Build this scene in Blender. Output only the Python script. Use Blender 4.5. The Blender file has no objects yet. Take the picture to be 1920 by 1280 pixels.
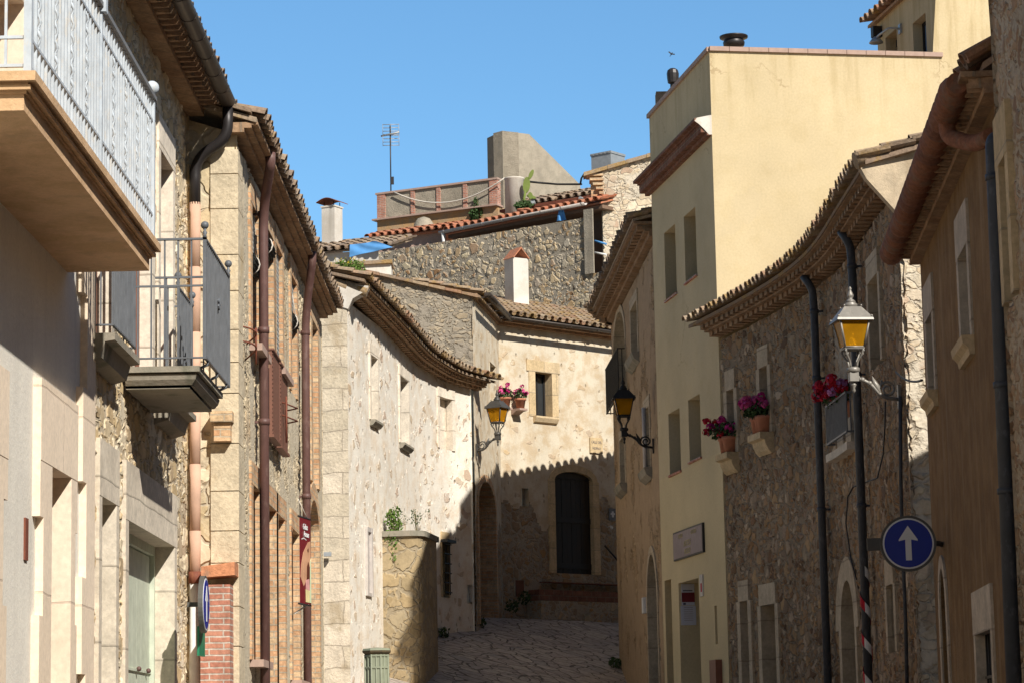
import bpy, math, random
from mathutils import Vector, Matrix, Quaternion
from math import radians as R, sin, cos, pi, sqrt, atan2
random.seed(7)
sc = bpy.context.scene
# ------------------------------------------------------------------ camera, sky, sun, exposure
FOC, PIT, ROLL, EYE = 4850.0, R(8.87), R(-1.1), 1.6          # focal length in pixels of a 1920 px wide picture
cd = bpy.data.cameras.new('camera'); cam = bpy.data.objects.new('camera', cd); sc.collection.objects.link(cam)
cd.sensor_width = 36; cd.lens = FOC / 1920 * 36; cd.clip_start = .1; cd.clip_end = 3000
cam.matrix_world = Matrix.Translation((0, 0, EYE)) @ Matrix.Rotation(R(90) + PIT, 4, 'X') @ Matrix.Rotation(ROLL, 4, 'Z')
sc.camera = cam
SUN_AZ, SUN_EL = R(31), R(38)                                # sun behind the camera, to the right
wd = bpy.data.worlds.new('World'); sc.world = wd; wd.use_nodes = True
wn = wd.node_tree; wbg = wn.nodes['Background']
sky = wn.nodes.new('ShaderNodeTexSky'); sky.sky_type = 'NISHITA'; sky.sun_disc = False
sky.sun_elevation = SUN_EL; sky.sun_rotation = R(180) - SUN_AZ
sky.altitude = 0; sky.air_density = 1.0; sky.dust_density = .35; sky.ozone_density = 2.2
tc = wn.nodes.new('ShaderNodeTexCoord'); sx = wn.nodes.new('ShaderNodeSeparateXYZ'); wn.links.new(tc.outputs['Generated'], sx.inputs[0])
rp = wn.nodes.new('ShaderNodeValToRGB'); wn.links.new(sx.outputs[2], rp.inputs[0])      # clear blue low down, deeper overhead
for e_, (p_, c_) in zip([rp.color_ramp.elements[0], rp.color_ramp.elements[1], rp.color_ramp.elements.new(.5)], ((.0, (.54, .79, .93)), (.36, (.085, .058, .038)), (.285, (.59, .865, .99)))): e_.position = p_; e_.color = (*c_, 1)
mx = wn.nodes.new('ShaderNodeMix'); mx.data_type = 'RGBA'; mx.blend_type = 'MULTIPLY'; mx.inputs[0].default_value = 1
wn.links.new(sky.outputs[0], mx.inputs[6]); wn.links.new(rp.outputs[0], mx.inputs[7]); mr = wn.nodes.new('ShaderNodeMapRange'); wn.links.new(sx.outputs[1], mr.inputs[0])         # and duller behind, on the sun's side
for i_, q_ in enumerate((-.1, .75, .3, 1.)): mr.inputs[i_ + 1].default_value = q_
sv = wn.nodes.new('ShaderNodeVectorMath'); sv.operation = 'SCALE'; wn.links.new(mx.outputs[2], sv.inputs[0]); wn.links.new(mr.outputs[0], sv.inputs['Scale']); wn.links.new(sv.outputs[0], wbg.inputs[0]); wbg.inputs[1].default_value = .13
sl = bpy.data.lights.new('sun', 'SUN'); sl.energy = 5.0; sl.angle = R(.55); sl.color = (1, .95, .865)
so = bpy.data.objects.new('sun', sl); sc.collection.objects.link(so)
sdir = Vector((-sin(SUN_AZ) * cos(SUN_EL), cos(SUN_AZ) * cos(SUN_EL), -sin(SUN_EL)))
so.rotation_euler = sdir.to_track_quat('-Z', 'Y').to_euler(); so.location = (10, -20, 30)
sc.view_settings.view_transform = 'Standard'; sc.view_settings.look = 'None'
sc.view_settings.exposure = .25; sc.view_settings.gamma = 1
sc.cycles.max_bounces = 6; sc.cycles.diffuse_bounces = 4

# ------------------------------------------------------------------ pixel -> world (1920 x 1280 photo pixels)
def ray(px, py):
    x, y = (px - 960) / FOC, (640 - py) / FOC
    c, s = cos(ROLL), sin(ROLL)
    xr, yr = c * x - s * y, s * x + c * y
    return Vector((xr, cos(PIT) - yr * sin(PIT), sin(PIT) + yr * cos(PIT)))
def atY(px, py, Y):
    d = ray(px, py); return Vector((0, 0, EYE)) + d * (Y / d.y)
def atZ(px, py, Z):
    d = ray(px, py); return Vector((0, 0, EYE)) + d * ((Z - EYE) / d.z)

# ------------------------------------------------------------------ facade frames: s along the wall (to the right seen from the street), y into the wall, z up
class Frame:
    def __init__(f, p0, p1):
        f.o = Vector((p0[0], p0[1], 0)); d = Vector((p1[0] - p0[0], p1[1] - p0[1], 0)); f.L = d.length
        f.x = d.normalized(); f.y = Vector((-f.x.y, f.x.x, 0))
        f.M = Matrix(((f.x.x, f.y.x, 0, f.o.x), (f.x.y, f.y.y, 0, f.o.y), (0, 0, 1, 0), (0, 0, 0, 1)))
    def map(f, v): return v
    def world(f, v): return f.M @ Vector(v)
    def at(f, px, py, n=0):
        d = ray(px, py); q = f.o - f.y * n
        t = (q - Vector((0, 0, EYE))).dot(f.y) / d.dot(f.y)
        p = Vector((0, 0, EYE)) + d * t
        return (p - f.o).dot(f.x), p.z
    def s(f, px, py, n=0): return f.at(px, py, n)[0]
    def z(f, px, py, n=0): return f.at(px, py, n)[1]
class Curve:
    def __init__(f, pts, sub=8):
        P = [Vector((p[0], p[1], 0)) for p in pts]; Q = [P[0] * 2 - P[1]] + P + [P[-1] * 2 - P[-2]]; out = []
        for i in range(1, len(Q) - 2):
            for k in range(sub):
                t = k / sub; a, b, c, d = Q[i - 1:i + 3]
                out.append(.5 * ((2 * b) + (c - a) * t + (2 * a - 5 * b + 4 * c - d) * t * t + (3 * b - a - 3 * c + d) * t ** 3))
        out.append(P[-1]); f.P = out; f.S = [0]
        for a, b in zip(out, out[1:]): f.S.append(f.S[-1] + (b - a).length)
        f.L = f.S[-1]; f.o = out[0]; f.M = Matrix.Translation(f.o)
    def cs(f, s):
        i = 0
        while i < len(f.P) - 2 and f.S[i + 1] < s: i += 1
        d = (f.P[i + 1] - f.P[i]); L = d.length; d = d / L
        def tang(j):
            a, b = f.P[max(0, j - 1)], f.P[min(len(f.P) - 1, j + 1)]; return (b - a).normalized()
        t = (s - f.S[i]) / L; tc = min(1, max(0, t)); tg = (tang(i) * (1 - tc) + tang(i + 1) * tc).normalized()
        return f.P[i] + d * (t * L), Vector((-tg.y, tg.x, 0))
    def map(f, v):
        c, n = f.cs(v[0]); return Vector((c.x - f.o.x + n.x * v[1], c.y - f.o.y + n.y * v[1], v[2]))
    def world(f, v): return f.M @ f.map(v)
    def at(f, px, py, n=0):
        d = ray(px, py); best = None
        ss = [-2.0] + [f.L * i / 160 for i in range(161)] + [f.L + 2]
        W = [f.world((s, -n, 0)) for s in ss]
        for i in range(len(ss) - 1):
            a, b = W[i], W[i + 1]
            ca, cb = a.x * d.y - a.y * d.x, b.x * d.y - b.y * d.x
            if ca * cb <= 0 and ca != cb:
                t = ca / (ca - cb); p = a.lerp(b, t); best = (ss[i] + (ss[i + 1] - ss[i]) * t, EYE + d.z * p.y / d.y); break
        return best
    def s(f, px, py, n=0): return f.at(px, py, n)[0]
    def z(f, px, py, n=0): return f.at(px, py, n)[1]
WORLD = Frame((0, 0), (1, 0))
def frame_at(p, ang=0):
    f = Frame((p[0], p[1]), (p[0] + cos(ang), p[1] + sin(ang))); f.M = f.M.copy(); f.M[2][3] = p[2] if len(p) > 2 else 0; return f

# ------------------------------------------------------------------ objects
WM = {}
def place(o, M, parent=None):
    sc.collection.objects.link(o); WM[o.name] = M
    if parent is not None:
        o.parent = parent; o.matrix_parent_inverse = WM[parent.name].inverted()
    o.matrix_basis = M
    return o
def thing(name, label, cat, F=WORLD, group=None, M=None):
    o = bpy.data.objects.new(name, None); o.empty_display_size = .2
    place(o, M if M is not None else F.M); o['label'] = label; o['category'] = cat
    if group: o['group'] = group
    return o
def tag(o, label=None, cat=None, group=None, kind=None):
    if label: o['label'] = label
    if cat: o['category'] = cat
    if group: o['group'] = group
    if kind: o['kind'] = kind
    return o
class MB:
    def __init__(b): b.v, b.f, b.m, b.r, b.sm, b.cr, b.smooth = [], [], [], [], [], 0.5, False
    def add(b, vs, fs, m=0):
        k = len(b.v); b.v += [tuple(v) for v in vs]; b.r += [b.cr] * len(vs)
        for q in fs: b.f.append([k + i for i in q]); b.m.append(m); b.sm.append(b.smooth)
        return b
    def box(b, x0, x1, y0, y1, z0, z1, m=0):
        v = [(x, y, z) for z in (z0, z1) for y in (y0, y1) for x in (x0, x1)]
        return b.add(v, [(0, 2, 3, 1), (4, 5, 7, 6), (0, 1, 5, 4), (2, 6, 7, 3), (0, 4, 6, 2), (1, 3, 7, 5)], m)
    def cut(b, x0, x1, y0, y1, z0, z1, step=.4, m=0):          # a long box cut into short ones so it can follow a curved wall
        n = max(1, int((x1 - x0) / step)); X = [x0 + (x1 - x0) * i / n for i in range(n + 1)]
        v = [(x, y, z) for x in X for y, z in ((y0, z0), (y1, z0), (y1, z1), (y0, z1))]; f = [(0, 1, 2, 3), (4 * n + 3, 4 * n + 2, 4 * n + 1, 4 * n)]
        for i in range(n):
            for k in range(4): f.append((4 * i + k, 4 * i + 4 + k, 4 * i + 4 + (k + 1) % 4, 4 * i + (k + 1) % 4))
        return b.add(v, f, m)
    def prof(b, P, x0, x1, step=9, m=0):                        # closed (y, z) profile swept along s
        n = max(1, int((x1 - x0) / step)); k = len(P); v = [(x0 + (x1 - x0) * i / n, y, z) for i in range(n + 1) for y, z in P]
        f = [tuple(range(k)), tuple(n * k + j for j in reversed(range(k)))]
        for i in range(n):
            for j in range(k): f.append((i * k + j, i * k + k + j, i * k + k + (j + 1) % k, i * k + (j + 1) % k))
        return b.add(v, f, m)
    def quad(b, *p, m=0): return b.add(p, [tuple(range(len(p)))], m)
    def tube(b, P, r, n=8, m=0, cap=True):
        P = [Vector(p) for p in P]; rr = r if isinstance(r, (list, tuple)) else [r] * len(P); v = []; up = None
        for i, p in enumerate(P):
            t = (P[min(i + 1, len(P) - 1)] - P[max(i - 1, 0)]).normalized()
            if up is None: up = t.orthogonal().normalized()
            up = (up - t * up.dot(t)).normalized(); w = t.cross(up)
            v += [p + (up * cos(2 * pi * k / n) + w * sin(2 * pi * k / n)) * rr[i] for k in range(n)]
        f = [(i * n + k, i * n + (k + 1) % n, i * n + n + (k + 1) % n, i * n + n + k) for i in range(len(P) - 1) for k in range(n)]
        s = b.smooth; b.smooth = True; k0 = len(b.v); b.add(v, f, m); b.smooth = s
        if cap: L = (len(P) - 1) * n; b.f += [[k0 + k for k in reversed(range(n))], [k0 + L + k for k in range(n)]]; b.m += [m, m]; b.sm += [False, False]
        return b
    def lathe(b, c, prof, n=16, m=0, smooth=True, ph=0):
        v = [(c[0] + r * cos(2 * pi * k / n + ph), c[1] + r * sin(2 * pi * k / n + ph), c[2] + z) for r, z in prof for k in range(n)]
        f = [(i * n + k, i * n + (k + 1) % n, i * n + n + (k + 1) % n, i * n + n + k) for i in range(len(prof) - 1) for k in range(n)]
        f += [tuple(reversed(range(n))), tuple((len(prof) - 1) * n + k for k in range(n))]
        s = b.smooth; b.smooth = smooth; b.add(v, f, m); b.smooth = s; return b
    def ball(b, c, r, n=12, m=0, sq=1):
        return b.lathe(c, [(max(r * sin(pi * i / 8), 1e-4), -r * sq * cos(pi * i / 8)) for i in range(9)], n, m)
    def poly(b, pts, y0, y1, m=0):                              # (s, z) outline given thickness
        k = len(pts); v = [(x, y0, z) for x, z in pts] + [(x, y1, z) for x, z in pts]
        return b.add(v, [tuple(range(k)), tuple(reversed(range(k, 2 * k)))] + [(i, k + i, k + (i + 1) % k, (i + 1) % k) for i in range(k)], m)
    def build(b, name, mats, parent=None, F=WORLD):
        me = bpy.data.meshes.new(name); me.from_pydata([tuple(F.map(v)) for v in b.v], [], b.f)
        mats = mats if isinstance(mats, (list, tuple)) else [mats]
        for m in mats: me.materials.append(m)
        me.polygons.foreach_set('material_index', b.m); me.polygons.foreach_set('use_smooth', b.sm)
        a = me.attributes.new('pos', 'FLOAT_VECTOR', 'POINT'); a.data.foreach_set('vector', [c for v in b.v for c in v])
        a = me.attributes.new('rnd', 'FLOAT', 'POINT'); a.data.foreach_set('value', b.r)
        me.update(); return place(bpy.data.objects.new(name, me), F.M, parent)

# ------------------------------------------------------------------ materials
class Mt:
    def __init__(t, name, rough=.9, metal=0):
        t.m = bpy.data.materials.new(name); t.m.use_nodes = True; t.n = t.m.node_tree
        t.b = t.n.nodes['Principled BSDF']; t.o = t.n.nodes['Material Output']
        t.b.inputs['Roughness'].default_value = rough; t.b.inputs['Metallic'].default_value = metal
        t.b.inputs['Specular IOR Level'].default_value = .25 if rough > .6 else .5
    def N(t, ty, **kw):
        n = t.n.nodes.new('ShaderNode' + ty)
        for k, v in kw.items(): setattr(n, k, v)
        return n
    def put(t, sock, v):
        if isinstance(v, bpy.types.NodeSocket): t.n.links.new(v, sock)
        elif isinstance(v, tuple) and len(v) == 3 and sock.type == 'RGBA': sock.default_value = (*v, 1)
        else: sock.default_value = v
    def attr(t, name='pos', out='Vector'): return t.N('Attribute', attribute_name=name).outputs[out]
    def vm(t, op, a, b):
        n = t.N('VectorMath', operation=op); t.put(n.inputs[0], a)
        if op == 'SCALE': t.put(n.inputs['Scale'], b)
        else: t.put(n.inputs[1], b)
        return n.outputs[0]
    def ma(t, op, a, b=0., c=0., clamp=False):
        n = t.N('Math', operation=op, use_clamp=clamp); t.put(n.inputs[0], a); t.put(n.inputs[1], b); t.put(n.inputs[2], c); return n.outputs[0]
    def step(t, v, a, b, lo=0., hi=1.):
        n = t.N('MapRange', interpolation_type='SMOOTHSTEP'); t.put(n.inputs[0], v)
        for i, q in enumerate((a, b, lo, hi)): t.put(n.inputs[i + 1], q)
        return n.outputs[0]
    def noise(t, v, s, d=4, r=.55, out=0):
        n = t.N('TexNoise'); t.put(n.inputs['Vector'], v); t.put(n.inputs['Scale'], s); t.put(n.inputs['Detail'], d); t.put(n.inputs['Roughness'], r); return n.outputs[out]
    def vor(t, v, s, feat='F1', rnd=1.):
        n = t.N('TexVoronoi', feature=feat); t.put(n.inputs['Vector'], v); t.put(n.inputs['Scale'], s); t.put(n.inputs['Randomness'], rnd); return n
    def ramp(t, v, cols, const=False):
        n = t.N('ValToRGB'); e = n.color_ramp; e.interpolation = 'CONSTANT' if const else 'LINEAR'
        cols = [c if isinstance(c[0], (int, float)) and len(c) == 2 and not isinstance(c[1], (int, float)) else (i / max(1, len(cols) - (0 if const else 1)), c) for i, c in enumerate(cols)]
        while len(e.elements) < len(cols): e.elements.new(.5)
        for el, (p, c) in zip(e.elements, cols): el.position = p; el.color = (*c, 1)
        t.put(n.inputs[0], v); return n.outputs[0]
    def mix(t, f, a, b, bt='MIX'):
        n = t.N('Mix', data_type='RGBA', blend_type=bt); t.put(n.inputs[0], f); t.put(n.inputs[6], a); t.put(n.inputs[7], b); return n.outputs[2]
    def var(t, c, v, lo, hi):                                   # multiply a colour by a value range
        return t.mix(1., c, t.ramp(v, [(.3, (lo,) * 3), (.7, (hi,) * 3)]), 'MULTIPLY')
    def sep(t, c): n = t.N('SeparateColor'); t.put(n.inputs[0], c); return n.outputs
    def flat(t, v):                                             # (s+y, z) coordinates for the 2D brick texture
        n = t.N('SeparateXYZ'); t.put(n.inputs[0], v); c = t.N('CombineXYZ'); t.put(c.inputs[0], t.ma('ADD', n.outputs[0], n.outputs[1])); t.put(c.inputs[1], n.outputs[2]); return c.outputs[0]
    def z(t, v): n = t.N('SeparateXYZ'); t.put(n.inputs[0], v); return n.outputs[2]
    def bump(t, h, d=.01, s=1.):
        n = t.N('Bump'); n.inputs['Strength'].default_value = s; n.inputs['Distance'].default_value = d; t.put(n.inputs['Height'], h); t.n.links.new(n.outputs[0], t.b.inputs['Normal'])
    def disp(t, h, scale):                                      # real displacement, always inwards from the wall face
        n = t.N('Displacement'); t.put(n.inputs['Height'], h); n.inputs['Midlevel'].default_value = 1; n.inputs['Scale'].default_value = scale
        t.n.links.new(n.outputs[0], t.o.inputs['Displacement']); t.m.displacement_method = 'BOTH'
    def col(t, c): t.put(t.b.inputs['Base Color'], c); return t.m

def rubble(name, cols, mortar, size, amp=.03, asp=1.5, joint=.09, wear=(.75, 1.15), stain=None, plaster=None):
    t = Mt(name, .95); p = t.attr()
    d = t.vm('SUBTRACT', t.noise(p, 2.2, 3, out=1), (.5, .5, .5)); q = t.vm('ADD', t.vm('ADD', p, t.vm('SCALE', d, .22)), t.vm('SCALE', t.vm('SUBTRACT', t.noise(p, 1.9 / size, 2, out=1), (.5, .5, .5)), size * .3))
    q = t.vm('MULTIPLY', q, (1 / size, 1 / size, asp / size))
    q2 = t.vm('SCALE', q, 1.9); pick = t.step(t.noise(p, .55 / size, 3), .5, .53)            # two sizes of stone, laid in patches
    e1, e2 = t.vor(q, 1., 'DISTANCE_TO_EDGE').outputs['Distance'], t.vor(q2, 1., 'DISTANCE_TO_EDGE').outputs['Distance']
    e = t.ma('ADD', t.ma('MULTIPLY', e1, t.ma('SUBTRACT', 1., pick)), t.ma('MULTIPLY', t.ma('MULTIPLY', e2, .8), pick))
    rr = t.sep(t.mix(pick, t.vor(q, 1.).outputs['Color'], t.vor(q2, 1.).outputs['Color']))
    fine = t.noise(p, 26, 6, .65); mid = t.noise(p, 5, 5, .6); big = t.noise(p, .55, 4)
    c = t.ramp(rr[0], cols); c = t.var(c, t.ma('ADD', t.ma('MULTIPLY', fine, .4), t.ma('MULTIPLY', mid, .6)), .7, 1.3)
    jw = t.ma('MULTIPLY', joint, t.step(t.noise(p, .8 / size, 4, .65), .3, .75, .35, 2.4)); msk = t.step(e, t.ma('MULTIPLY', jw, .35), jw)
    mo = t.var(mortar, fine, .75, 1.15)
    c = t.mix(msk, mo, c); c = t.var(c, big, *wear)
    h = t.ma('ADD', t.ma('MULTIPLY', msk, t.ma('MULTIPLY_ADD', rr[1], .45, .3)), t.ma('MULTIPLY', t.ma('ADD', fine, mid), .16))
    if plaster:
        pm = t.step(t.ma('ADD', t.noise(p, .9, 5, .65), t.ma('MULTIPLY', fine, .12)), plaster[1], plaster[1] + .07)
        c = t.mix(pm, c, t.var(plaster[0], mid, .85, 1.1)); h = t.ma('ADD', t.ma('MULTIPLY', h, t.ma('SUBTRACT', 1.15, pm)), t.ma('MULTIPLY', pm, t.ma('MULTIPLY_ADD', fine, .25, .6)))
    if stain:
        st = t.step(t.noise(t.vm('MULTIPLY', p, (1, 1, .5)), 1.1, 5, .6), .56, .72); c = t.mix(t.ma('MULTIPLY', st, stain[1]), c, stain[0])
    t.disp(h, amp); return t.col(c)
def ashlar(name, c1, c2, mortar, w=.6, h=.35, dark=None, bumpd=.02, stain=None, dist=.05, vr=(.8, 1.15)):
    t = Mt(name, .95); p = t.attr(); d = t.vm('SUBTRACT', t.noise(p, 1.6, 3, out=1), (.5, .5, .5))
    n = t.N('TexBrick'); t.put(n.inputs['Vector'], t.vm('ADD', t.flat(p), t.vm('SCALE', d, dist))); n.offset = .45
    for k, q in (('Color1', c1), ('Color2', c2), ('Mortar', mortar), ('Scale', 1.), ('Mortar Size', .009), ('Mortar Smooth', .3), ('Bias', 0.), ('Brick Width', w), ('Row Height', h)): t.put(n.inputs[k], q)
    fine = t.noise(p, 22, 6, .7); mid = t.noise(p, 3.5, 5, .6)
    c = t.var(t.var(n.outputs['Color'], fine, .5 + vr[0] * .4, 1.6 - vr[0] * .5), mid, *vr)
    if stain: c = t.mix(t.ma('MULTIPLY', t.step(t.noise(p, 1.4, 5, .65), .55, .7), stain[1]), c, stain[0])
    hh = t.ma('ADD', t.ma('MULTIPLY', t.ma('SUBTRACT', 1., n.outputs['Fac']), .6), t.ma('ADD', t.ma('MULTIPLY', fine, .4), t.ma('MULTIPLY', mid, .7)))
    t.bump(hh, bumpd); return t.col(c)
def brick(name, c1, c2, mortar, w=.26, h=.065, ms=.008):
    t = Mt(name, .95); p = t.attr(); d = t.vm('SUBTRACT', t.noise(p, 6, 2, out=1), (.5, .5, .5))
    n = t.N('TexBrick'); t.put(n.inputs['Vector'], t.vm('ADD', t.flat(p), t.vm('SCALE', d, .015)))
    for k, q in (('Color1', c1), ('Color2', c2), ('Mortar', mortar), ('Scale', 1.), ('Mortar Size', ms), ('Mortar Smooth', .2), ('Bias', -.1), ('Brick Width', w), ('Row Height', h)): t.put(n.inputs[k], q)
    fine = t.noise(p, 30, 5, .65); mid = t.noise(p, 7, 3)
    c = t.var(t.var(n.outputs['Color'], fine, .75, 1.2), mid, .75, 1.2)
    t.bump(t.ma('ADD', t.ma('SUBTRACT', 1., n.outputs['Fac']), t.ma('MULTIPLY', fine, .5)), .012); return t.col(c)
def plaster(name, base, alt, amp=.0, pits=0., streak=None, stone=None, bumpd=.004, patch=.5, rough=.95, grime=None, cracks=0.):
    t = Mt(name, rough); p = t.attr(); fine = t.noise(p, 30, 6, .7); mid = t.noise(p, 2.6, 6, .65); big = t.noise(p, .5, 4)
    c = t.mix(t.step(mid, patch - .1, patch + .12), base, alt); c = t.var(t.var(c, fine, .9, 1.07), big, .86, 1.1)
    h = t.ma('ADD', t.ma('MULTIPLY', fine, .35), t.ma('MULTIPLY', mid, .5))
    if streak:
        sv = t.noise(t.vm('MULTIPLY', p, (1, 1, .07)), 4.5, 5, .6); c = t.mix(t.ma('MULTIPLY', t.step(sv, .52, .7), streak[1]), c, streak[0])
    if stone:                                                    # stones showing through the render here and there
        q = t.vm('MULTIPLY', t.vm('ADD', p, t.vm('SCALE', t.vm('SUBTRACT', t.noise(p, 3, 2, out=1), (.5, .5, .5)), .2)), (1, 1, 1.4))
        v = t.vor(q, stone[1]); e = t.vor(q, stone[1], 'DISTANCE_TO_EDGE').outputs[0]; k = t.sep(v.outputs['Color'])
        msk = t.ma('MULTIPLY', t.step(k[0], 1 - stone[2] - .02, 1 - stone[2]), t.step(e, .1, .16))
        msk = t.ma('MULTIPLY', msk, t.step(mid, .38, .5)); c = t.mix(t.ma('MULTIPLY', msk, .62), c, t.var(t.ramp(k[1], stone[0]), fine, .7, 1.2)); h = t.ma('ADD', h, t.ma('MULTIPLY', msk, .35))
    if pits:
        v = t.vor(t.vm('MULTIPLY', p, (1, 1, .6)), 9.); pm = t.ma('MULTIPLY', t.step(v.outputs['Distance'], .12, .32, 1., 0.), t.step(t.sep(v.outputs['Color'])[0], 1 - pits - .04, 1 - pits))
        h = t.ma('SUBTRACT', h, pm); c = t.mix(t.ma('MULTIPLY', pm, .55), c, (.25, .17, .1))
    if grime:
        g = t.ma('MULTIPLY', t.step(t.z(p), grime[1], grime[2]), t.step(t.noise(t.vm('MULTIPLY', p, (1, 1, .09)), 4.2, 5, .65), .43, .66)); c = t.mix(t.ma('MULTIPLY', g, grime[3]), c, grime[0])
    if cracks:
        ed = t.vor(t.vm('ADD', p, t.vm('SCALE', t.noise(p, 1.3, 5, .7, out=1), .9)), .55, 'DISTANCE_TO_EDGE').outputs[0]
        cm = t.ma('MULTIPLY', t.step(ed, .004, .011, 1., 0.), t.step(t.noise(p, .7, 3), .52, .62)); c = t.mix(t.ma('MULTIPLY', cm, cracks), c, (.3, .2, .1))
        pt = t.step(t.noise(p, .9, 4, .6), .6, .64); c = t.mix(t.ma('MULTIPLY', pt, .12), c, (.5, .42, .3))
    if amp: t.disp(h, amp)
    else: t.bump(h, bumpd * 3)
    return t.col(c)
def tile(name, cols, lichen=None, la=.5):
    t = Mt(name, .9); p = t.attr(); r = t.attr('rnd', 'Fac'); fine = t.noise(p, 28, 5, .65)
    c = t.var(t.ramp(r, cols), fine, .7, 1.2); big = t.noise(p, 5, 5, .65)
    c = t.mix(t.ma('MULTIPLY', t.step(big, .5, .66), .5), c, (.2, .17, .13))
    if lichen: c = t.mix(t.ma('MULTIPLY', t.step(t.noise(p, 3.1, 5, .65), .62 - la * .25, .74 - la * .25), .85), c, t.var(lichen, fine, .6, 1.3))
    t.bump(fine, .01); return t.col(c)
def paint(name, c, rough=.6, metal=0, wear=None, bumpd=.0, var=(.85, 1.1), sc_=9):
    t = Mt(name, rough, metal); p = t.attr(); n = t.noise(p, sc_, 5, .6); q = t.var(c, n, *var)
    if wear: q = t.mix(t.ma('MULTIPLY', t.step(t.noise(t.vm('MULTIPLY', p, (1, 1, .4)), sc_ * 1.7, 5, .7), .53, .66), wear[1]), q, wear[0])
    if bumpd: t.bump(n, bumpd)
    return t.col(q)
def glass(name, c, rough=.08):
    t = Mt(name, rough); t.b.inputs['Specular IOR Level'].default_value = .6; return t.col(t.var(c, t.noise(t.attr(), 1.5, 2), .8, 1.2))

# ------------------------------------------------------------------ palette
M = {}
TERRA = [(.30, .14, .08), (.38, .2, .12), (.42, .27, .18), (.33, .22, .15), (.27, .2, .15)]
GREYT = [(.22, .15, .1), (.32, .23, .16), (.4, .3, .21), (.26, .2, .16), (.36, .24, .15)]
M['tile'] = tile('weathered_tile', TERRA, (.4, .24, .07), .35)
M['tile_lichen'] = tile('lichen_tile', [(.33, .21, .13), (.42, .31, .2), (.28, .2, .14), (.46, .36, .25), (.36, .2, .12)], (.36, .23, .09), .5)
M['tile_grey'] = tile('grey_tile', GREYT, (.36, .25, .1), .2)
M['tile_red'] = tile('red_tile', [(.42, .15, .08), (.5, .2, .11), (.4, .17, .1)])
M['tile_orange'] = tile('orange_tile', [(.62, .26, .13), (.66, .31, .17)])
M['tile_ceramic'] = tile('glazed_tile', [(.24, .1, .055), (.3, .13, .075), (.2, .09, .06)])
M['stone_a'] = rubble('split_stone', [(.66, .52, .33), (.76, .66, .48), (.54, .4, .23), (.7, .53, .3), (.44, .33, .21), (.8, .71, .55), (.6, .44, .24)], (.6, .5, .36), .29, .04, 1.7, .1)
M['stone_b'] = rubble('patched_stone', [(.62, .5, .32), (.7, .58, .4), (.5, .39, .25), (.64, .53, .38)], (.58, .48, .33), .17, .035, 1.3, .16, stain=((.4, .23, .09), .6), plaster=((.58, .5, .37), .5))
M['stone_big'] = rubble('gable_stone', [(.66, .55, .38), (.74, .64, .47), (.58, .45, .26), (.68, .59, .44)], (.6, .51, .37), .62, .05, 1.7, .045, stain=((.45, .25, .08), .65))
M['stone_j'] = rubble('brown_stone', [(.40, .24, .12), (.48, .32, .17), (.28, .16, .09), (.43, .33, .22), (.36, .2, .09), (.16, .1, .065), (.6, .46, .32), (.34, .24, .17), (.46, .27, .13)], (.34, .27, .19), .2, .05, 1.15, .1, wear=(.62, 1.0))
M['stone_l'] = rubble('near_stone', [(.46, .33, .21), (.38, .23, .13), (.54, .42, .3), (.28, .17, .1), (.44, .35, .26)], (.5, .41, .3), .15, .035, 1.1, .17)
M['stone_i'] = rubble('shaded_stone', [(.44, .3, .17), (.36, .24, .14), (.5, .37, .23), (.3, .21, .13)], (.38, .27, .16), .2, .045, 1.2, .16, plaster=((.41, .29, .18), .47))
M['stone_d'] = rubble('grey_rubble', [(.36, .3, .22), (.44, .36, .25), (.3, .25, .19), (.46, .39, .29), (.38, .3, .2)], (.32, .28, .22), .24, .045, 1.7, .14, plaster=((.32, .28, .225), .56))
M['stone_f'] = rubble('retaining_stone', [(.56, .44, .26), (.45, .39, .3), (.62, .51, .33), (.34, .19, .09), (.52, .46, .37), (.6, .46, .28), (.46, .3, .15)], (.37, .32, .25), .27, .08, 1.05, .17)
M['stone_t'] = rubble('tower_stone', [(.62, .5, .34), (.7, .6, .45), (.54, .42, .28), (.64, .55, .41), (.48, .34, .24)], (.58, .5, .39), .36, .07, 1.8, .08, plaster=((.64, .56, .44), .55))
M['stone_e'] = rubble('house_base_stone', [(.4, .28, .17), (.46, .36, .25), (.34, .25, .17), (.42, .26, .12)], (.42, .36, .28), .26, .04, 1.3, .13)
M['buttress'] = rubble('buttress_stone', [(.42, .31, .17), (.48, .37, .22), (.36, .27, .15), (.42, .34, .22)], (.38, .31, .21), .34, .035, 1.15, .08, wear=(.7, 1.15))
M['quoin_c'] = ashlar('pale_quoin', (.55, .47, .35), (.7, .6, .47), (.5, .42, .32), 1.7, .37, bumpd=.045, stain=((.4, .31, .2), .75), dist=.16)
M['cutstone'] = ashlar('cut_stone', (.72, .63, .51), (.78, .69, .57), (.5, .43, .34), 9.0, .62, bumpd=.008)
M['cutgrey'] = ashlar('cut_grey_stone', (.62, .54, .43), (.68, .6, .49), (.45, .39, .31), 9.0, .6, bumpd=.008)
M['corner_b'] = ashlar('pale_corner_stone', (.6, .5, .35), (.7, .6, .44), (.5, .42, .3), 9.0, 9.0, bumpd=.03, stain=((.5, .36, .18), .5))
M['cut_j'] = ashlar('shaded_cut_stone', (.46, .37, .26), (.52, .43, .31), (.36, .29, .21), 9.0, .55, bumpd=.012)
M['cut_k'] = ashlar('grey_cut_stone', (.5, .42, .33), (.55, .47, .38), (.4, .33, .26), 9.0, .6, bumpd=.008)
M['cutwarm'] = ashlar('cut_warm_stone', (.56, .42, .24), (.62, .48, .3), (.45, .36, .24), .9, .5, bumpd=.012)
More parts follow.
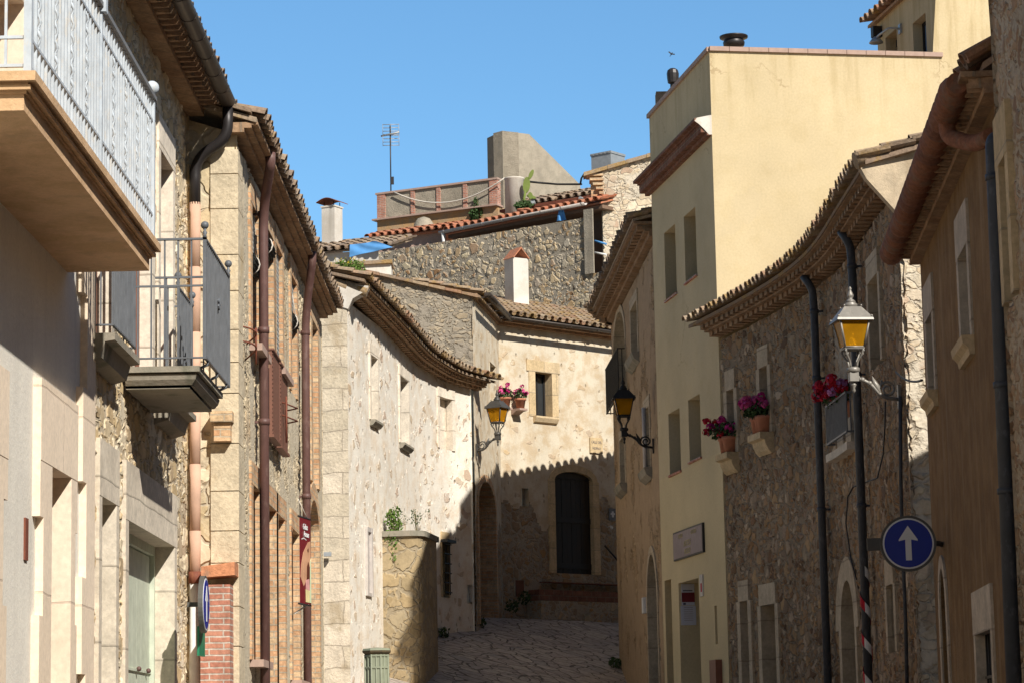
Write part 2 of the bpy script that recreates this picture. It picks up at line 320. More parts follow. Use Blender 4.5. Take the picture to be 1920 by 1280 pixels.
M['peach'] = ashlar('peach_stone', (.82, .67, .51), (.85, .71, .56), (.66, .53, .41), 9.0, 1.3, bumpd=.003, vr=(.94, 1.05))
M['brick_tan'] = brick('tan_brick', (.58, .33, .18), (.66, .48, .29), (.52, .42, .3), .27, .068)
M['brick_red'] = brick('red_brick', (.45, .19, .13), (.52, .25, .17), (.55, .47, .4), .26, .056, .008)
M['brick_dark'] = brick('dark_brick', (.22, .1, .065), (.27, .13, .085), (.26, .19, .14), .3, .14, .01)
M['soffit'] = brick('soffit_brick', (.36, .22, .13), (.42, .28, .17), (.3, .22, .15), .3, .3, .012)
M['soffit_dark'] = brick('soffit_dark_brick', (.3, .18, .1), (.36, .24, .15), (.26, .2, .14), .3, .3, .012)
M['plaster_a'] = plaster('cream_plaster', (.88, .83, .73), (.84, .79, .7), streak=((.5, .46, .4), .25))
M['plaster_c'] = plaster('pinkish_plaster', (.86, .8, .7), (.76, .64, .5), amp=.034, pits=.3, streak=((.6, .5, .38), .28), stone=([(.5, .33, .17), (.56, .42, .27), (.46, .28, .18)], 3.6, .17), patch=.54)
M['plaster_e'] = plaster('sandy_plaster', (.68, .605, .475), (.58, .46, .31), amp=.02, pits=.08, streak=((.5, .43, .34), .3), stone=([(.5, .34, .18), (.44, .34, .26), (.6, .42, .22)], 4.2, .2))
M['plaster_h'] = plaster('yellow_plaster', (.625, .505, .31), (.6, .48, .285), patch=.55, bumpd=.001, grime=((.36, .26, .11), 10.4, 12.5, .5), cracks=.45)
M['plaster_h2'] = plaster('pale_yellow_plaster', (.66, .53, .31), (.63, .5, .29), patch=.6, bumpd=.002)
M['plaster_k'] = plaster('ochre_plaster', (.3, .175, .08), (.4, .245, .115), bumpd=.04, streak=((.5, .36, .21), .5), grime=((.25, .17, .1), 9, 2, .4))
M['plaster_w'] = plaster('white_plaster', (.72, .67, .6), (.64, .58, .5), streak=((.4, .36, .3), .5))
M['plaster_v'] = plaster('stained_plaster', (.6, .48, .33), (.46, .37, .26), bumpd=.01, streak=((.36, .27, .17), .6))
M['plaster_pink'] = plaster('pink_render', (.6, .42, .34), (.55, .38, .3), bumpd=.03)
M['plaster_o'] = plaster('orange_render', (.5, .3, .14), (.44, .3, .18), bumpd=.012, streak=((.34, .25, .17), .5))
M['concrete'] = plaster('grey_render', (.36, .31, .24), (.3, .26, .2), bumpd=.05, streak=((.25, .21, .16), .6))
M['concrete_l'] = plaster('light_render', (.42, .365, .285), (.34, .3, .235), bumpd=.025, streak=((.28, .24, .185), .6))
M['slab'] = plaster('balcony_stone', (.33, .29, .23), (.26, .24, .19), bumpd=.006, streak=((.14, .14, .1), .7))
M['slab_peach'] = plaster('peach_render', (.7, .47, .28), (.58, .38, .21), bumpd=.006, streak=((.46, .31, .19), .5))
M['downpipe_t'] = paint('terracotta_pipe', (.62, .4, .29), .8, var=(.8, 1.12), sc_=4)
M['pipe_white'] = paint('white_pipe', (.75, .74, .71), .45)
M['pipe_brown'] = paint('brown_pipe', (.13, .065, .055), .55, wear=((.3, .2, .17), .25))
M['pipe_dark'] = paint('dark_metal', (.035, .03, .03), .45, .3)
M['pipe_blue'] = paint('slate_pipe', (.05, .055, .066), .6, wear=((.12, .13, .15), .5))
M['gutter_w'] = paint('pale_gutter', (.55, .5, .46), .5)
M['gutter_d'] = paint('dark_gutter', (.07, .055, .045), .5, .3)
M['rail_white'] = paint('pale_blue_paint', (.5, .555, .61), .55, wear=((.55, .5, .42), .55), var=(.8, 1.12))
M['rail_dark'] = paint('rail_underside', (.18, .18, .18), .6)
M['rail_grey'] = paint('slate_iron', (.13, .14, .155), .5, var=(.8, 1.2))
M['lampdark'] = paint('dark_lamp_metal', (.075, .07, .062), .5, .2, wear=((.16, .14, .12), .3))
M['iron'] = paint('black_iron', (.02, .018, .016), .6, .2)
M['lampmetal'] = paint('grey_lamp_metal', (.26, .24, .21), .45, .2, wear=((.4, .36, .3), .4))
M['wood_red'] = paint('red_brown_wood', (.22, .085, .05), .6)
M['wood_dark'] = paint('dark_wood', (.015, .013, .012), .6, bumpd=.004)
M['wood_beam'] = paint('old_beam', (.2, .13, .09), .85, bumpd=.01)
M['shutter'] = paint('brown_sheet', (.2, .085, .055), .6, var=(.9, 1.05))
M['door_green'] = paint('pale_green_paint', (.56, .6, .48), .6, wear=((.5, .52, .42), .3))
M['blind'] = paint('black_blind', (.02, .02, .018), .7)
M['mesh'] = paint('wire_mesh', (.3, .3, .28), .5, .5)
M['glass'] = glass('window_glass', (.03, .035, .04))
M['glass_blue'] = glass('reflecting_glass', (.2, .32, .5), .05)
M['dark'] = paint('dark_interior', (.015, .013, .012), .9)
M['coping'] = paint('pinkish_coping', (.44, .31, .25), .8)
M['rust'] = paint('rusty_sheet', (.2, .065, .04), .7, wear=((.3, .12, .06), .5))
M['zinc'] = paint('zinc', (.4, .42, .43), .5, .4, wear=((.5, .5, .5), .3))
M['tarp'] = paint('blue_tarp', (.1, .3, .62), .85, var=(.85, 1.15), sc_=3)
M['sign_blue'] = paint('sign_blue', (.005, .02, .3), .35, var=(.95, 1.05))
M['sign_white'] = paint('sign_white', (.75, .75, .76), .4, var=(.95, 1.03))
M['sign_back'] = paint('sign_back', (.1, .095, .085), .6)
M['sign_green'] = paint('sign_green', (.02, .22, .11), .4, wear=((.5, .45, .2), .25))
M['bin'] = paint('grey_green_paint', (.25, .27, .19), .6, var=(.9, 1.1))
M['bin_dark'] = paint('bin_rim', (.1, .075, .045), .7, wear=((.3, .22, .09), .4))
M['pot'] = paint('terracotta_pot', (.48, .2, .12), .85, var=(.8, 1.15))
M['leaf'] = paint('geranium_leaf', (.045, .085, .025), .7, var=(.6, 1.3), sc_=20)
M['leaf_lit'] = paint('bright_leaf', (.1, .17, .03), .7, var=(.6, 1.3), sc_=14)
M['leaf_dry'] = paint('dry_stem', (.2, .17, .08), .8)
M['yellow'] = paint('yellow_petal', (.75, .55, .02), .7)
M['pink'] = paint('pink_petal', (.62, .08, .26), .7, var=(.6, 1.4), sc_=25)
M['magenta'] = paint('magenta_petal', (.5, .02, .18), .7, var=(.6, 1.3), sc_=25)
M['red'] = paint('red_petal', (.5, .01, .03), .7, var=(.6, 1.3), sc_=25)
M['lilac'] = paint('lilac_petal', (.55, .22, .5), .7, var=(.6, 1.3), sc_=25)
M['cactus'] = paint('cactus_green', (.17, .22, .05), .7)
M['maroon'] = paint('maroon_vinyl', (.18, .012, .02), .4, var=(.9, 1.1))
M['paper'] = paint('printed_paper', (.6, .6, .66), .6, var=(.97, 1.02))
M['ink'] = paint('ink', (.06, .06, .1), .6)
M['skin'] = paint('printed_skin', (.62, .34, .2), .5, var=(.75, 1.2), sc_=5)
M['hair'] = paint('printed_brown', (.12, .03, .015), .5)
M['cream'] = paint('printed_cream', (.8, .68, .35), .5)
M['pinkprint'] = paint('printed_pink', (.7, .36, .34), .5)
M['palegreen'] = paint('printed_pale_green', (.66, .76, .5), .5)
M['gold'] = paint('gold_letter', (.5, .4, .2), .5)
M['plaque'] = paint('violet_grey_board', (.24, .175, .18), .6, wear=((.4, .33, .33), .4))
M['amber'] = None
t = Mt('amber_glass', .25); t.b.inputs['Transmission Weight'].default_value = .55; t.b.inputs['IOR'].default_value = 1.1
M['amber'] = t.col(t.var((.62, .29, .012), t.noise(t.attr(), 6, 4), .85, 1.1))
M['white'] = paint('white_plastic', (.75, .75, .74), .5)
M['black'] = paint('black_rubber', (.015, .015, .016), .6)
M['rope'] = paint('white_rope', (.66, .6, .52), .8)
t = Mt('stone_paving', .85); p = t.attr(); q = t.vm('ADD', p, t.vm('SCALE', t.vm('SUBTRACT', t.noise(p, 1.5, 3, out=1), (.5, .5, .5)), .5))
q = t.vm('MULTIPLY', q, (2.6, 3.6, 0)); v = t.vor(q, 1.); e = t.vor(q, 1., 'DISTANCE_TO_EDGE').outputs[0]; k = t.sep(v.outputs['Color']); fine = t.noise(p, 9, 5, .65)
c = t.var(t.ramp(k[0], [(.36, .31, .27), (.46, .4, .34), (.4, .34, .3), (.34, .31, .28)]), fine, .75, 1.2); m_ = t.step(e, .008, .045)
t.bump(t.ma('ADD', t.ma('MULTIPLY', m_, .8), t.ma('MULTIPLY', fine, .5)), .03); M['paving'] = t.col(t.mix(m_, (.14, .12, .1), c))

# ------------------------------------------------------------------ building helpers
def lines(a, b, step, extra=()):
    xs = sorted({round(x, 4) for x in [a, b] + [e for e in extra if a < e < b]}); out = [xs[0]]
    for u, w in zip(xs, xs[1:]):
        n = max(1, math.ceil((w - u) / step - 1e-6)); out += [u + (w - u) * i / n for i in range(1, n + 1)]
    return out
def in_hole(h, s, z):
    if not (h['s0'] - h.get('g', 0) < s < h['s1'] + h.get('g', 0) and h['z0'] < z < h['z1'] + h.get('g', 0)): return False
    if not h.get('rise'): return True
    zs = h['z1'] - h['rise']
    if z <= zs: return True
    hw = (h['s1'] - h['s0']) / 2 + h.get('g', 0); c = (h['s0'] + h['s1']) / 2
    return ((s - c) / hw) ** 2 + ((z - zs) / (h['rise'] + h.get('g', 0))) ** 2 < 1
def wall(mb, s0, s1, z0, top, holes=(), step=.05, y=0., zfine=None, m=0, mf=None):
    tf = top if callable(top) else (lambda s: top)
    X = lines(s0, s1, step, [h[k] for h in holes for k in ('s0', 's1')])
    zt = max(tf(x) for x in X); zf = zfine if zfine is not None else z0
    Z = (lines(z0, zf, .6) [:-1] if zf > z0 else []) + lines(zf, zt, step, [h[k] for h in holes for k in ('z0', 'z1')])
    ny = len(Z); v = [(x, y, min(z, tf(x))) for x in X for z in Z]; f = []; mm = []
    for i in range(len(X) - 1):
        xc = (X[i] + X[i + 1]) / 2
        for j in range(ny - 1):
            if Z[j] >= max(tf(X[i]), tf(X[i + 1])) - 1e-5: continue
            zc = (Z[j] + Z[j + 1]) / 2
            if any(in_hole(h, xc, zc) for h in holes): continue
            f.append((i * ny + j, (i + 1) * ny + j, (i + 1) * ny + j + 1, i * ny + j + 1)); mm.append(mf(xc, zc) if mf else m)
    k = len(mb.f); sm = mb.smooth; mb.smooth = True; mb.add(v, f, m); mb.smooth = sm; mb.m[k:] = mm
def reveal(mb, h, d, m=0, y=-.004):
    a, b, c, e = h['s0'], h['s1'], h['z0'], h['z1'] - h.get('rise', 0)
    mb.quad((a, y, c), (a, y, e), (a, d, e), (a, d, c), m=m); mb.quad((b, y, c), (b, d, c), (b, d, e), (b, y, e), m=m)
    mb.quad((a, y, c), (a, d, c), (b, d, c), (b, y, c), m=m)
    if not h.get('rise'): mb.quad((a, y, e), (b, y, e), (b, d, e), (a, d, e), m=m)
    else: arch(mb, h, .0, y, d, m)
def arch(mb, h, w, y, d, m=0, n=14):
    c, hw, r, zs = (h['s0'] + h['s1']) / 2, (h['s1'] - h['s0']) / 2, h['rise'], h['z1'] - h['rise']
    A = [(c - hw * cos(pi * i / n), zs + r * sin(pi * i / n)) for i in range(n + 1)]; B = [(c - (hw + w) * cos(pi * i / n), zs + (r + w) * sin(pi * i / n)) for i in range(n + 1)]
    for i in range(n):
        (a0, a1), (b0, b1) = A[i], A[i + 1]; mb.quad((a0, y, a1), (b0, y, b1), (b0, d, b1), (a0, d, a1), m=m)
        if w: (c0, c1), (e0, e1) = B[i], B[i + 1]; mb.quad((a0, y, a1), (c0, y, c1), (e0, y, e1), (b0, y, b1), m=m); mb.quad((c0, y, c1), (c0, .02, c1), (e0, .02, e1), (e0, y, e1), m=m)
def op(F, pa, pb, yt, yb, rise=0, **kw):
    sa, zt = F.at(pa, yt); zb = F.at(pa, yb)[1]; sb = F.at(pb, (yt + yb) / 2)[0]
    h = dict(s0=min(sa, sb), s1=max(sa, sb), z0=min(zb, zt), z1=max(zt, zb) + rise); h.update(kw)
    if rise: h['rise'] = rise; h.setdefault('g', .07)
    return h
def surround(F, parent, h, mat, w=.16, p=.03, d=.3, lin=.24, sill=0, wl=None, name='window_surround'):
    b = MB(); a, c, e, f = h['s0'], h['s1'], h['z0'], h['z1']; wl = w if wl is None else wl; zs = f - h.get('rise', 0)
    if w: b.cut(a - w, a, -p, d, e, zs); b.cut(c, c + w, -p, d, e, zs)
    if h.get('rise'): arch(b, h, lin, -p, d)
    elif lin: b.cut(a - wl, c + wl, -p - .003, d, f, f + lin)
    if sill: b.prof([(-p - .1, e - .05), (-p - .1, e), (d, e), (d, e - .14), (-p - .01, e - .14)], a - w * .6, c + w * .6, .4)
    return b.build(name, mat, parent, F)
def fill_window(F, parent, h, d=.2, mat='wood_dark', glass_='glass', bars=2, name='window'):
    b = MB(); a, c, e, f = h['s0'], h['s1'], h['z0'], h['z1']; w = .05
    b.box(a, a + w, d, d + .06, e, f); b.box(c - w, c, d, d + .06, e, f); b.box(a + w, c - w, d, d + .06, f - w, f); b.box(a + w, c - w, d, d + .06, e, e + w)
    for i in range(1, bars): x = a + (c - a) * i / bars; b.box(x - .025, x + .025, d, d + .055, e + w, f - w)
    o = b.build(name, M[mat], parent, F); g = MB(); g.quad((a + w, d + .03, e + w), (c - w, d + .03, e + w), (c - w, d + .03, f - w), (a + w, d + .03, f - w)); g.build('pane', M[glass_], o, F); return o
def fill_door(F, parent, h, d=.3, mat='wood_dark', name='door', planks=6, rails=True):
    b = MB(); a, c, e, f = h['s0'], h['s1'], h['z0'], h['z1']; w = (c - a) / planks
    for i in range(planks): b.cr = random.random(); b.box(a + i * w + .004, a + (i + 1) * w - .004, d + .004 * (i % 2), d + .06, e, f)
    if rails:
        for z in (e + .12, (e + f) / 2, f - .16): b.box(a + .02, c - .02, d - .025, d + .01, z, z + .12)
    return b.build(name, M[mat], parent, F)
def shell(mb, s0, s1, y0, y1, z0, z1, m=0, step=.8):
    mb.cut(s0, s1, y0, y1, z0, z1, step, m)
def tiles(mb, s0, s1, yE, zE, slope=.3, pitch=.21, courses=3, L=.36, seg=6, jit=.012, r=None, dz=0.):
    n = max(1, round((s1 - s0) / pitch)); pitch = (s1 - s0) / n; ca, sa = cos(slope), sin(slope); r = r or pitch * .36
    for c in range(courses):
        u0 = c * (L - .05)
        for i in range(n):
            sm = s0 + pitch * (i + .5); j = random.uniform(-jit, jit); k = random.uniform(-jit, jit) * 1.6; mb.cr = random.random()
            for kind in (1, 0):
                cs_ = sm + j + (0 if kind else pitch * .5); rf, rb = (r, r * .82) if kind else (r * .85, r * .95); v = []
                for (u, rr) in ((u0 + k, rf), (u0 + L + k, rb)):
                    for th in (.014, 0):
                        for q in range(seg + 1):
                            a = pi * q / seg; x = cs_ - (rr - th) * cos(a); hgt = (rr - th) * sin(a)
                            zl = (hgt * .9 + .05 if kind else r * .55 - hgt * .75 + th * 1.2 + .01) + .012 * (1 if u == u0 + k else -1)
                            v.append((x, yE + u * ca - zl * sa, zE + dz + u * sa + zl * ca))
                n1 = seg + 1; f = []
                for q in range(seg):
                    f += [(q, q + 1, n1 + q + 1, n1 + q), (n1 + q, n1 + q + 1, 3 * n1 + q + 1, 3 * n1 + q), (q + 1, q, 2 * n1 + q, 2 * n1 + q + 1)]
                mb.smooth = False; mb.add(v, f)
    mb.cr = .5
def roof_plane(mb, s0, s1, yE, zE, slope, run, th=.05, step=.6, back=True):      # boards under the tiles, then the far slope down to the back
    zr = zE + run * math.tan(slope)
    if not back: mb.prof([(yE, zE - th), (yE, zE), (yE + run, zr), (yE + run, zr - th)], s0, s1, step); return
    mb.prof([(yE, zE - th), (yE, zE), (yE + run, zr), (yE + run * 2, zE), (yE + run * 2, zE - th), (yE + run, zr - th)], s0, s1, step)
def cornice(mb, s0, s1, z, rows, step=.4, m=0):                               # rows from the top down: (height, projection, kind, pitch)
    for hgt, pr, kind, pt in rows:
        if kind == 'plain': mb.cut(s0, s1, -pr, .05, z - hgt, z, step, m)
        else:
            n = int((s1 - s0) / pt); pt = (s1 - s0) / n
            for i in range(n):
                a = s0 + i * pt; mb.cr = random.random()
                if kind == 'saw': mb.poly3 = None; v = [(a, .05, z - hgt), (a + pt, .05, z - hgt), (a + pt * .5, -pr, z - hgt), (a, .05, z), (a + pt, .05, z), (a + pt * .5, -pr, z)]; mb.add(v, [(0, 2, 1), (3, 4, 5), (0, 3, 5, 2), (2, 5, 4, 1)], m)
                else: mb.box(a + pt * .12, a + pt * .72, -pr, .05, z - hgt, z, m)
        z -= hgt
    return z
def pipe_run(F, parent, pts, r, mat, name='downpipe', collars=(), cr=1.25):
    b = MB(); b.tube(pts, r, 10)
    for s, y, z in collars: b.tube([(s, y, z - .02), (s, y, z + .02)], r * cr, 10); b.box(s - .012, s + .012, y, 0.02, z - .012, z + .012)
    return b.build(name, mat, parent, F)
def bend(P, n=5):                                                              # rounded corners for pipes
    P = [Vector(p) for p in P]; out = [P[0]]
    for a, b, c in zip(P, P[1:], P[2:]):
        d = min((a - b).length, (c - b).length) * .45; p, q = b + (a - b).normalized() * d, b + (c - b).normalized() * d
        for i in range(n + 1): t = i / n; out.append(p.lerp(b, t).lerp(b.lerp(q, t), t))
    out.append(P[-1]); return out
def text_part(txt, size, mat, parent, M4, name='lettering', shear=0., ext=.002, align='CENTER', squash=1.):
    cu = bpy.data.curves.new('txt', 'FONT'); cu.body = txt; cu.size = size; cu.shear = shear; cu.extrude = ext; cu.align_x = align; cu.align_y = 'CENTER'; cu.resolution_u = 3
    o = bpy.data.objects.new('txt', cu); sc.collection.objects.link(o); dg = bpy.context.evaluated_depsgraph_get(); me = bpy.data.meshes.new_from_object(o.evaluated_get(dg)); bpy.data.objects.remove(o)
    for v in me.vertices: v.co.x *= squash
    me.materials.clear(); me.materials.append(mat); a = me.attributes.new('pos', 'FLOAT_VECTOR', 'POINT'); a.data.foreach_set('vector', [c for v in me.vertices for c in v.co])
    return place(bpy.data.objects.new(name, me), M4, parent)
def on_facade(F, s, z, n=.01):                                                 # matrix for flat lettering standing on a facade: x along s, y up, z outwards
    p = F.world((s, -n, z)); q = F.world((s + .05, -n, z)); x = (q - p).normalized(); zz = Vector((x.y, -x.x, 0))
    return Matrix(((x.x, 0, zz.x, p.x), (x.y, 0, zz.y, p.y), (0, 1, 0, p.z), (0, 0, 0, 1)))
def gz(x, y):                                                                  # the street climbs, steeply at its far end
    w = y - 1.1 * max(-6, min(6, x)); P = [(-1e4, 0), (4, 0), (24, 1.1), (44, 2.1), (48.3, 2.5), (51.6, 3.27), (56.4, 4.32), (60, 4.5), (75, 6), (1e5, 6)]
    for (a, b), (c, d) in zip(P, P[1:]):
        if a <= w <= c: return b + (d - b) * (w - a) / (c - a)

# ================================================================== THE STREET
X = [-400, -150, -60, -25, -12, -8] + [-6 + .5 * i for i in range(25)] + [8, 12, 25, 60, 150, 400]
Y = [-300, -100, -40, -15, -4, 0, 4, 8, 12, 16, 20, 24, 28, 32, 36, 40, 42, 44] + [45 + .5 * i for i in range(36)] + [64, 68, 75, 90, 120, 200, 400, 900]
g = MB(); n_ = len(Y); g.smooth = True
g.add([(x, y, gz(x, y)) for x in X for y in Y], [(i * n_ + j, i * n_ + n_ + j, i * n_ + n_ + j + 1, i * n_ + j + 1) for i in range(len(X) - 1) for j in range(n_ - 1)])
tag(g.build('ground', M['paving']), 'uneven paving of irregular stone slabs climbing up the lane', 'ground', kind='structure')

# ================================================================== LEFT: cream house with the big balcony
A = Frame((-3.03, 12), (-3.03, 24)); sA = A.s(165, 900)
a1 = thing('house', 'cream plastered house with peach stone trim and a big pale railed balcony', 'house', A)
ho = op(A, 84, 119, 874, 1285); hn = op(A, -110, -30, 800, 1285); hu = op(A, -90, 32, -170, 112)
for h in (ho, hn): h['z0'] = .6
b = MB(); wall(b, -24, sA, -.5, 7.45, [ho, hn, hu], .5); shell(b, -24, sA - .01, .5, 8, -.5, 7.4); b.quad((sA, 0, -.5), (sA, .5, -.5), (sA, .5, 7.4), (sA, 0, 7.4)); b.quad((-24, 0, -.5), (-24, 0, 7.4), (-24, .5, 7.4), (-24, .5, -.5)); b.build('wall', M['plaster_a'], a1, A)
for h in (ho, hn, hu):
    bs = MB(); a_, c_, e_, f_ = h['s0'], h['s1'], h['z0'], h['z1']; z = e_; k = 0
    while z < f_ - .01:
        z2 = min(f_, z + .62); w = (.42, .3)[k % 2]; w2 = (.24, .17)[k % 2] if h is ho else w; bs.box(a_ - w, a_, -.05, .4, z, z2); bs.box(c_, c_ + w2, -.05, .4, z, z2); z = z2; k += 1
    bs.box(a_ - .42, c_ + (.24 if h is ho else .42), -.053, .4, f_, f_ + .52); bs.build('door_surround', M['peach'], a1, A)
    d_ = fill_door(A, a1, h, .34, 'wood_red', planks=4)
qs = MB(); z = -.5; k = 0
while z < 7.4: w = (.52, .36)[k % 2]; qs.box(sA - w, sA + .004, -.05, .3, z, min(7.4, z + .66)); z += .66; k += 1
qs.build('quoins', M['peach'], a1, A)
b = MB(); s_, z_ = A.at(47, 1010); b.box(s_ - .05, s_ + .05, -.012, 0, z_ - .13, z_ + .13); b.build('wall_plate', M['rust'], a1, A)
# big balcony
s0, zb = A.at(45, 181, .56); s1, zb2 = A.at(280, 528, .56); zb = (zb + zb2) / 2
b = MB()
for z0, z1, n in ((0, .085, .56), (.085, .1, .575), (.1, .125, .6), (.125, .14, .585), (.14, .19, .63)): b.box(s0 - (n - .56), s1 + (n - .56), -n, 0, zb + z0, zb + z1)
bal = b.build('balcony', M['slab_peach'], a1, A); zt = zb + .19
b = MB(); n = .575; S0, S1 = s0 + .02, s1
def railing(b, S0, S1, n, z0, z1, pitch, rads, rails, near=True, far=True, flat=.0, wallgap=.02):
    cnt = max(2, int((S1 - S0) / pitch))
    for i in range(cnt + 1): x = S0 + (S1 - S0) * i / cnt; b.box(x - rads, x + rads, -n - rads, -n + rads, z0, z1)
    for z, w, t in rails:
        b.box(S0 - w, S1 + w, -n - w, -n + w, z - t, z + t)
        for x, on in ((S0, near), (S1, far)):
            if on: b.box(x - w, x + w, -n + w, -wallgap, z - t, z + t)
    m = max(1, int(n / (pitch * 1.25)))
    for x, on in ((S0, near), (S1, far)):
        if on:
            for i in range(1, m + 1): y = -n * i / (m + 1); b.box(x - rads * .8, x + rads * .8, y - rads * .8, y + rads * .8, z0, z1)
railing(b, S0, S1, n, zt + .04, zt + 1.0, .1, .0085, [(zt + .05, .011, .008), (zt + .2, .011, .008), (zt + .86, .011, .008)])
for i in range(3): x = S0 + (S1 - S0) * i / 2; b.box(x - .02, x + .02, -n - .02, -n + .02, zt, zt + 1.03)
for i in range(9):                                              # twisted ornamental bars between the plain ones
    x = S0 + (S1 - S0) * (i + .5) / 9
    b.tube([(x + .008 * sin(k * 1.5), -n - .008 + .008 * cos(k * 1.5), zt + .22 + .64 * k / 30) for k in range(31)], [.007 + .004 * (k % 3 == 0) for k in range(31)], 5)
for i in range(12): x = S0 + (S1 - S0) * (i + .5) / 12; b.ball((x, -n - .03, zt + .012), .018, 8)
rl = b.build('railing', M['rail_white'], bal, A)
b = MB(); b.box(S0 - .03, S1 + .03, -n - .03, -n + .03, zt + 1.005, zt + 1.035); b.box(S0 - .03, S0 + .03, -n + .03, -.02, zt + 1.005, zt + 1.035); b.box(S1 - .03, S1 + .03, -n + .03, -.02, zt + 1.005, zt + 1.035); b.build('handrail', M['rail_dark'], bal, A)
b = MB(); b.lathe((S1, -n, zt + 1.035), [(.014, 0), (.022, .012), (.012, .025), (.012, .04)], 10); b.ball((S1, -n, zt + 1.095), .05, 16); b.build('finial', M['rail_white'], bal, A); b = MB(); b.box(S0 + (S1 - S0) / 2 - .035, S0 + (S1 - S0) / 2 + .035, -n - .045, -n + .035, zt + .98, zt + 1.09); b.build('rail_clamp', M['rail_white'], bal, A)

# ================================================================== LEFT: split-stone house with the small balcony
a2 = thing('house', 'split-stone house with a small slate-railed balcony and a pale green garage door', 'house', A)
zT, zB = 6.62, 4.56
f0 = dict(s0=A.s(170, 600), s1=A.s(207, 600), z0=zB, z1=zT); f1 = dict(s0=A.s(250, 560), s1=A.s(284, 560), z0=zB, z1=zT)
f2 = dict(s0=A.s(299, 560), s1=A.s(322, 560), z0=zB - .05, z1=A.z(331, 334))
d1 = op(A, 189, 215, 930, 1285); d2 = op(A, 239, 325, 975, 1285); d1['z0'] = d2['z0'] = .7
b = MB(); wall(b, sA, 12, 0, 7.62, [f0, f1, f2, d1, d2], .035, zfine=1.8); shell(b, sA, 12, .6, 8, -.5, 7.4); b.quad((12, 0, 0), (12, .6, 0), (12, .6, 7.7), (12, 0, 7.7))
b.build('wall', M['stone_a'], a2, A)
for h, s_ in ((f0, 1), (f1, 0), (f2, 1)):
    surround(A, a2, h, M['cutstone'], .14, .012, .3, .3, sill=0, name='window_surround')
    o = MB(); a_, c_ = h['s0'], h['s1']; w = .055
    o.box(a_, a_ + w, .1, .2, h['z0'], h['z1']); o.box(c_ - w, c_, .1, .2, h['z0'], h['z1']); o.box(a_ + w, c_ - w, .1, .2, h['z1'] - w, h['z1']); o.box((a_ + c_) / 2 - .05, (a_ + c_) / 2 + .05, .12, .19, h['z0'], h['z1'] - w); o.box(a_ + w, c_ - w, .12, .19, h['z0'], h['z0'] + .5)
    fr = o.build('window', M['wood_red'], a2, A); g = MB(); g.quad((a_ + w, .16, h['z0'] + .5), (c_ - w, .16, h['z0'] + .5), (c_ - w, .16, h['z1'] - w), (a_ + w, .16, h['z1'] - w)); g.build('pane', M['glass'], fr, A)
    if s_: p_ = MB(); p_.prof([(0, zB - .2), (-.1, zB - .17), (-.13, zB - .06), (-.2, zB - .05), (-.2, zB), (.2, zB), (.2, zB - .2)], a_ - .16, c_ + .16); p_.build('sill', M['slab'], a2, A)
surround(A, a2, d1, M['cutgrey'], .13, .012, .35, .42, name='door_surround'); surround(A, a2, d2, M['cutgrey'], .16, .012, .35, .46, name='garage_surround', wl=.16)
fill_door(A, a2, d1, .3, 'door_green')
b = MB(); a_, c_, e_, f_ = d2['s0'], d2['s1'], d2['z0'], d2['z1']; b.box(a_, a_ + .07, .16, .28, e_, f_); b.box(c_ - .07, c_, .16, .28, e_, f_); b.box(a_ + .07, c_ - .07, .16, .28, f_ - .08, f_)
for i in range(10): w = (c_ - a_ - .14) / 10; x = a_ + .07 + i * w; b.box(x + .003, x + w - .003, .2, .25, e_, f_ - .09)
b.box(a_ + .07, c_ - .07, .185, .2, 2.28, 2.3); gd = b.build('garage_door', M['door_green'], a2, A)
b = MB()
for px in (254, 272): s_ = A.s(px, 1210, -.2); b.ball((s_, .17, 2.3), .022, 8)
b.build('knob', M['pipe_brown'], gd, A)
# small balcony
n = .5; s0 = A.s(356, 722, n); s1 = A.s(397, 773, n); zz = A.z(371, 688, .57) + .01
b = MB(); Pn = [(.0, .165, .5), (.125, .165, .58)]
pr = [(0, zz - .165), (-.5, zz - .165), (-.5, zz - .14), (-.52, zz - .14), (-.55, zz - .1), (-.56, zz - .06), (-.535, zz - .045), (-.585, zz - .045), (-.585, zz), (0, zz)]
def moulded(b, s0, s1, pr):                                     # a profile carried round three sides of a slab
    k = len(pr); v = []; f = []
    for q, (y, z) in enumerate(pr): e = -y - .5 if y < -.4 else 0; v += [(s0 - e, 0, z), (s0 - e, y, z), (s1 + e, y, z), (s1 + e, 0, z)]
    for q in range(k - 1):
        for j in range(3): f.append((q * 4 + j, q * 4 + j + 1, q * 4 + j + 5, q * 4 + j + 4))
    b.add(v, f)
moulded(b, s0, s1, pr); b.box(s0, s1, -.5, 0, zz - .16, zz - .004)
bal = b.build('balcony', M['slab'], a2, A)
b = MB(); n = .63; S0, S1 = s0 - .1, s1 + .1
railing(b, S0, S1, n, zz + .06, zz + 1.0, .085, .008, [(zz + .06, .012, .006), (zz + 1.0, .014, .008)], wallgap=.0)
b.box(S0 - .008, S0 + .008, -n, 0, zz + .62, zz + .635)
for x in (S0, S1): b.box(x - .014, x + .014, -n - .014, -n + .014, zz + .05, zz + 1.02)
for x in (S0 + .18, (S0 + S1) / 2, S1 - .18): b.tube([(x, -n, zz + .06), (x, -n - .0, zz + .03), (x, -.52, zz - .02), (x, -.46, zz)], .012, 6)
for q in range(5): a_ = 2 * pi * q / 5; x = (S0 + S1) / 2; b.tube([(x, -n - .012, zz + .62), (x + .05 * cos(a_), -n - .014, zz + .62 + .05 * sin(a_))], .01, 5)
rl = b.build('railing', M['rail_grey'], bal, A)
def finial(b, x, y, z, r=.032): b.lathe((x, y, z), [(.02, 0), (.012, .02), (.02, .04), (.01, .055), (.014, .07)], 10); b.ball((x, y, z + .07 + r * .9), r, 12)
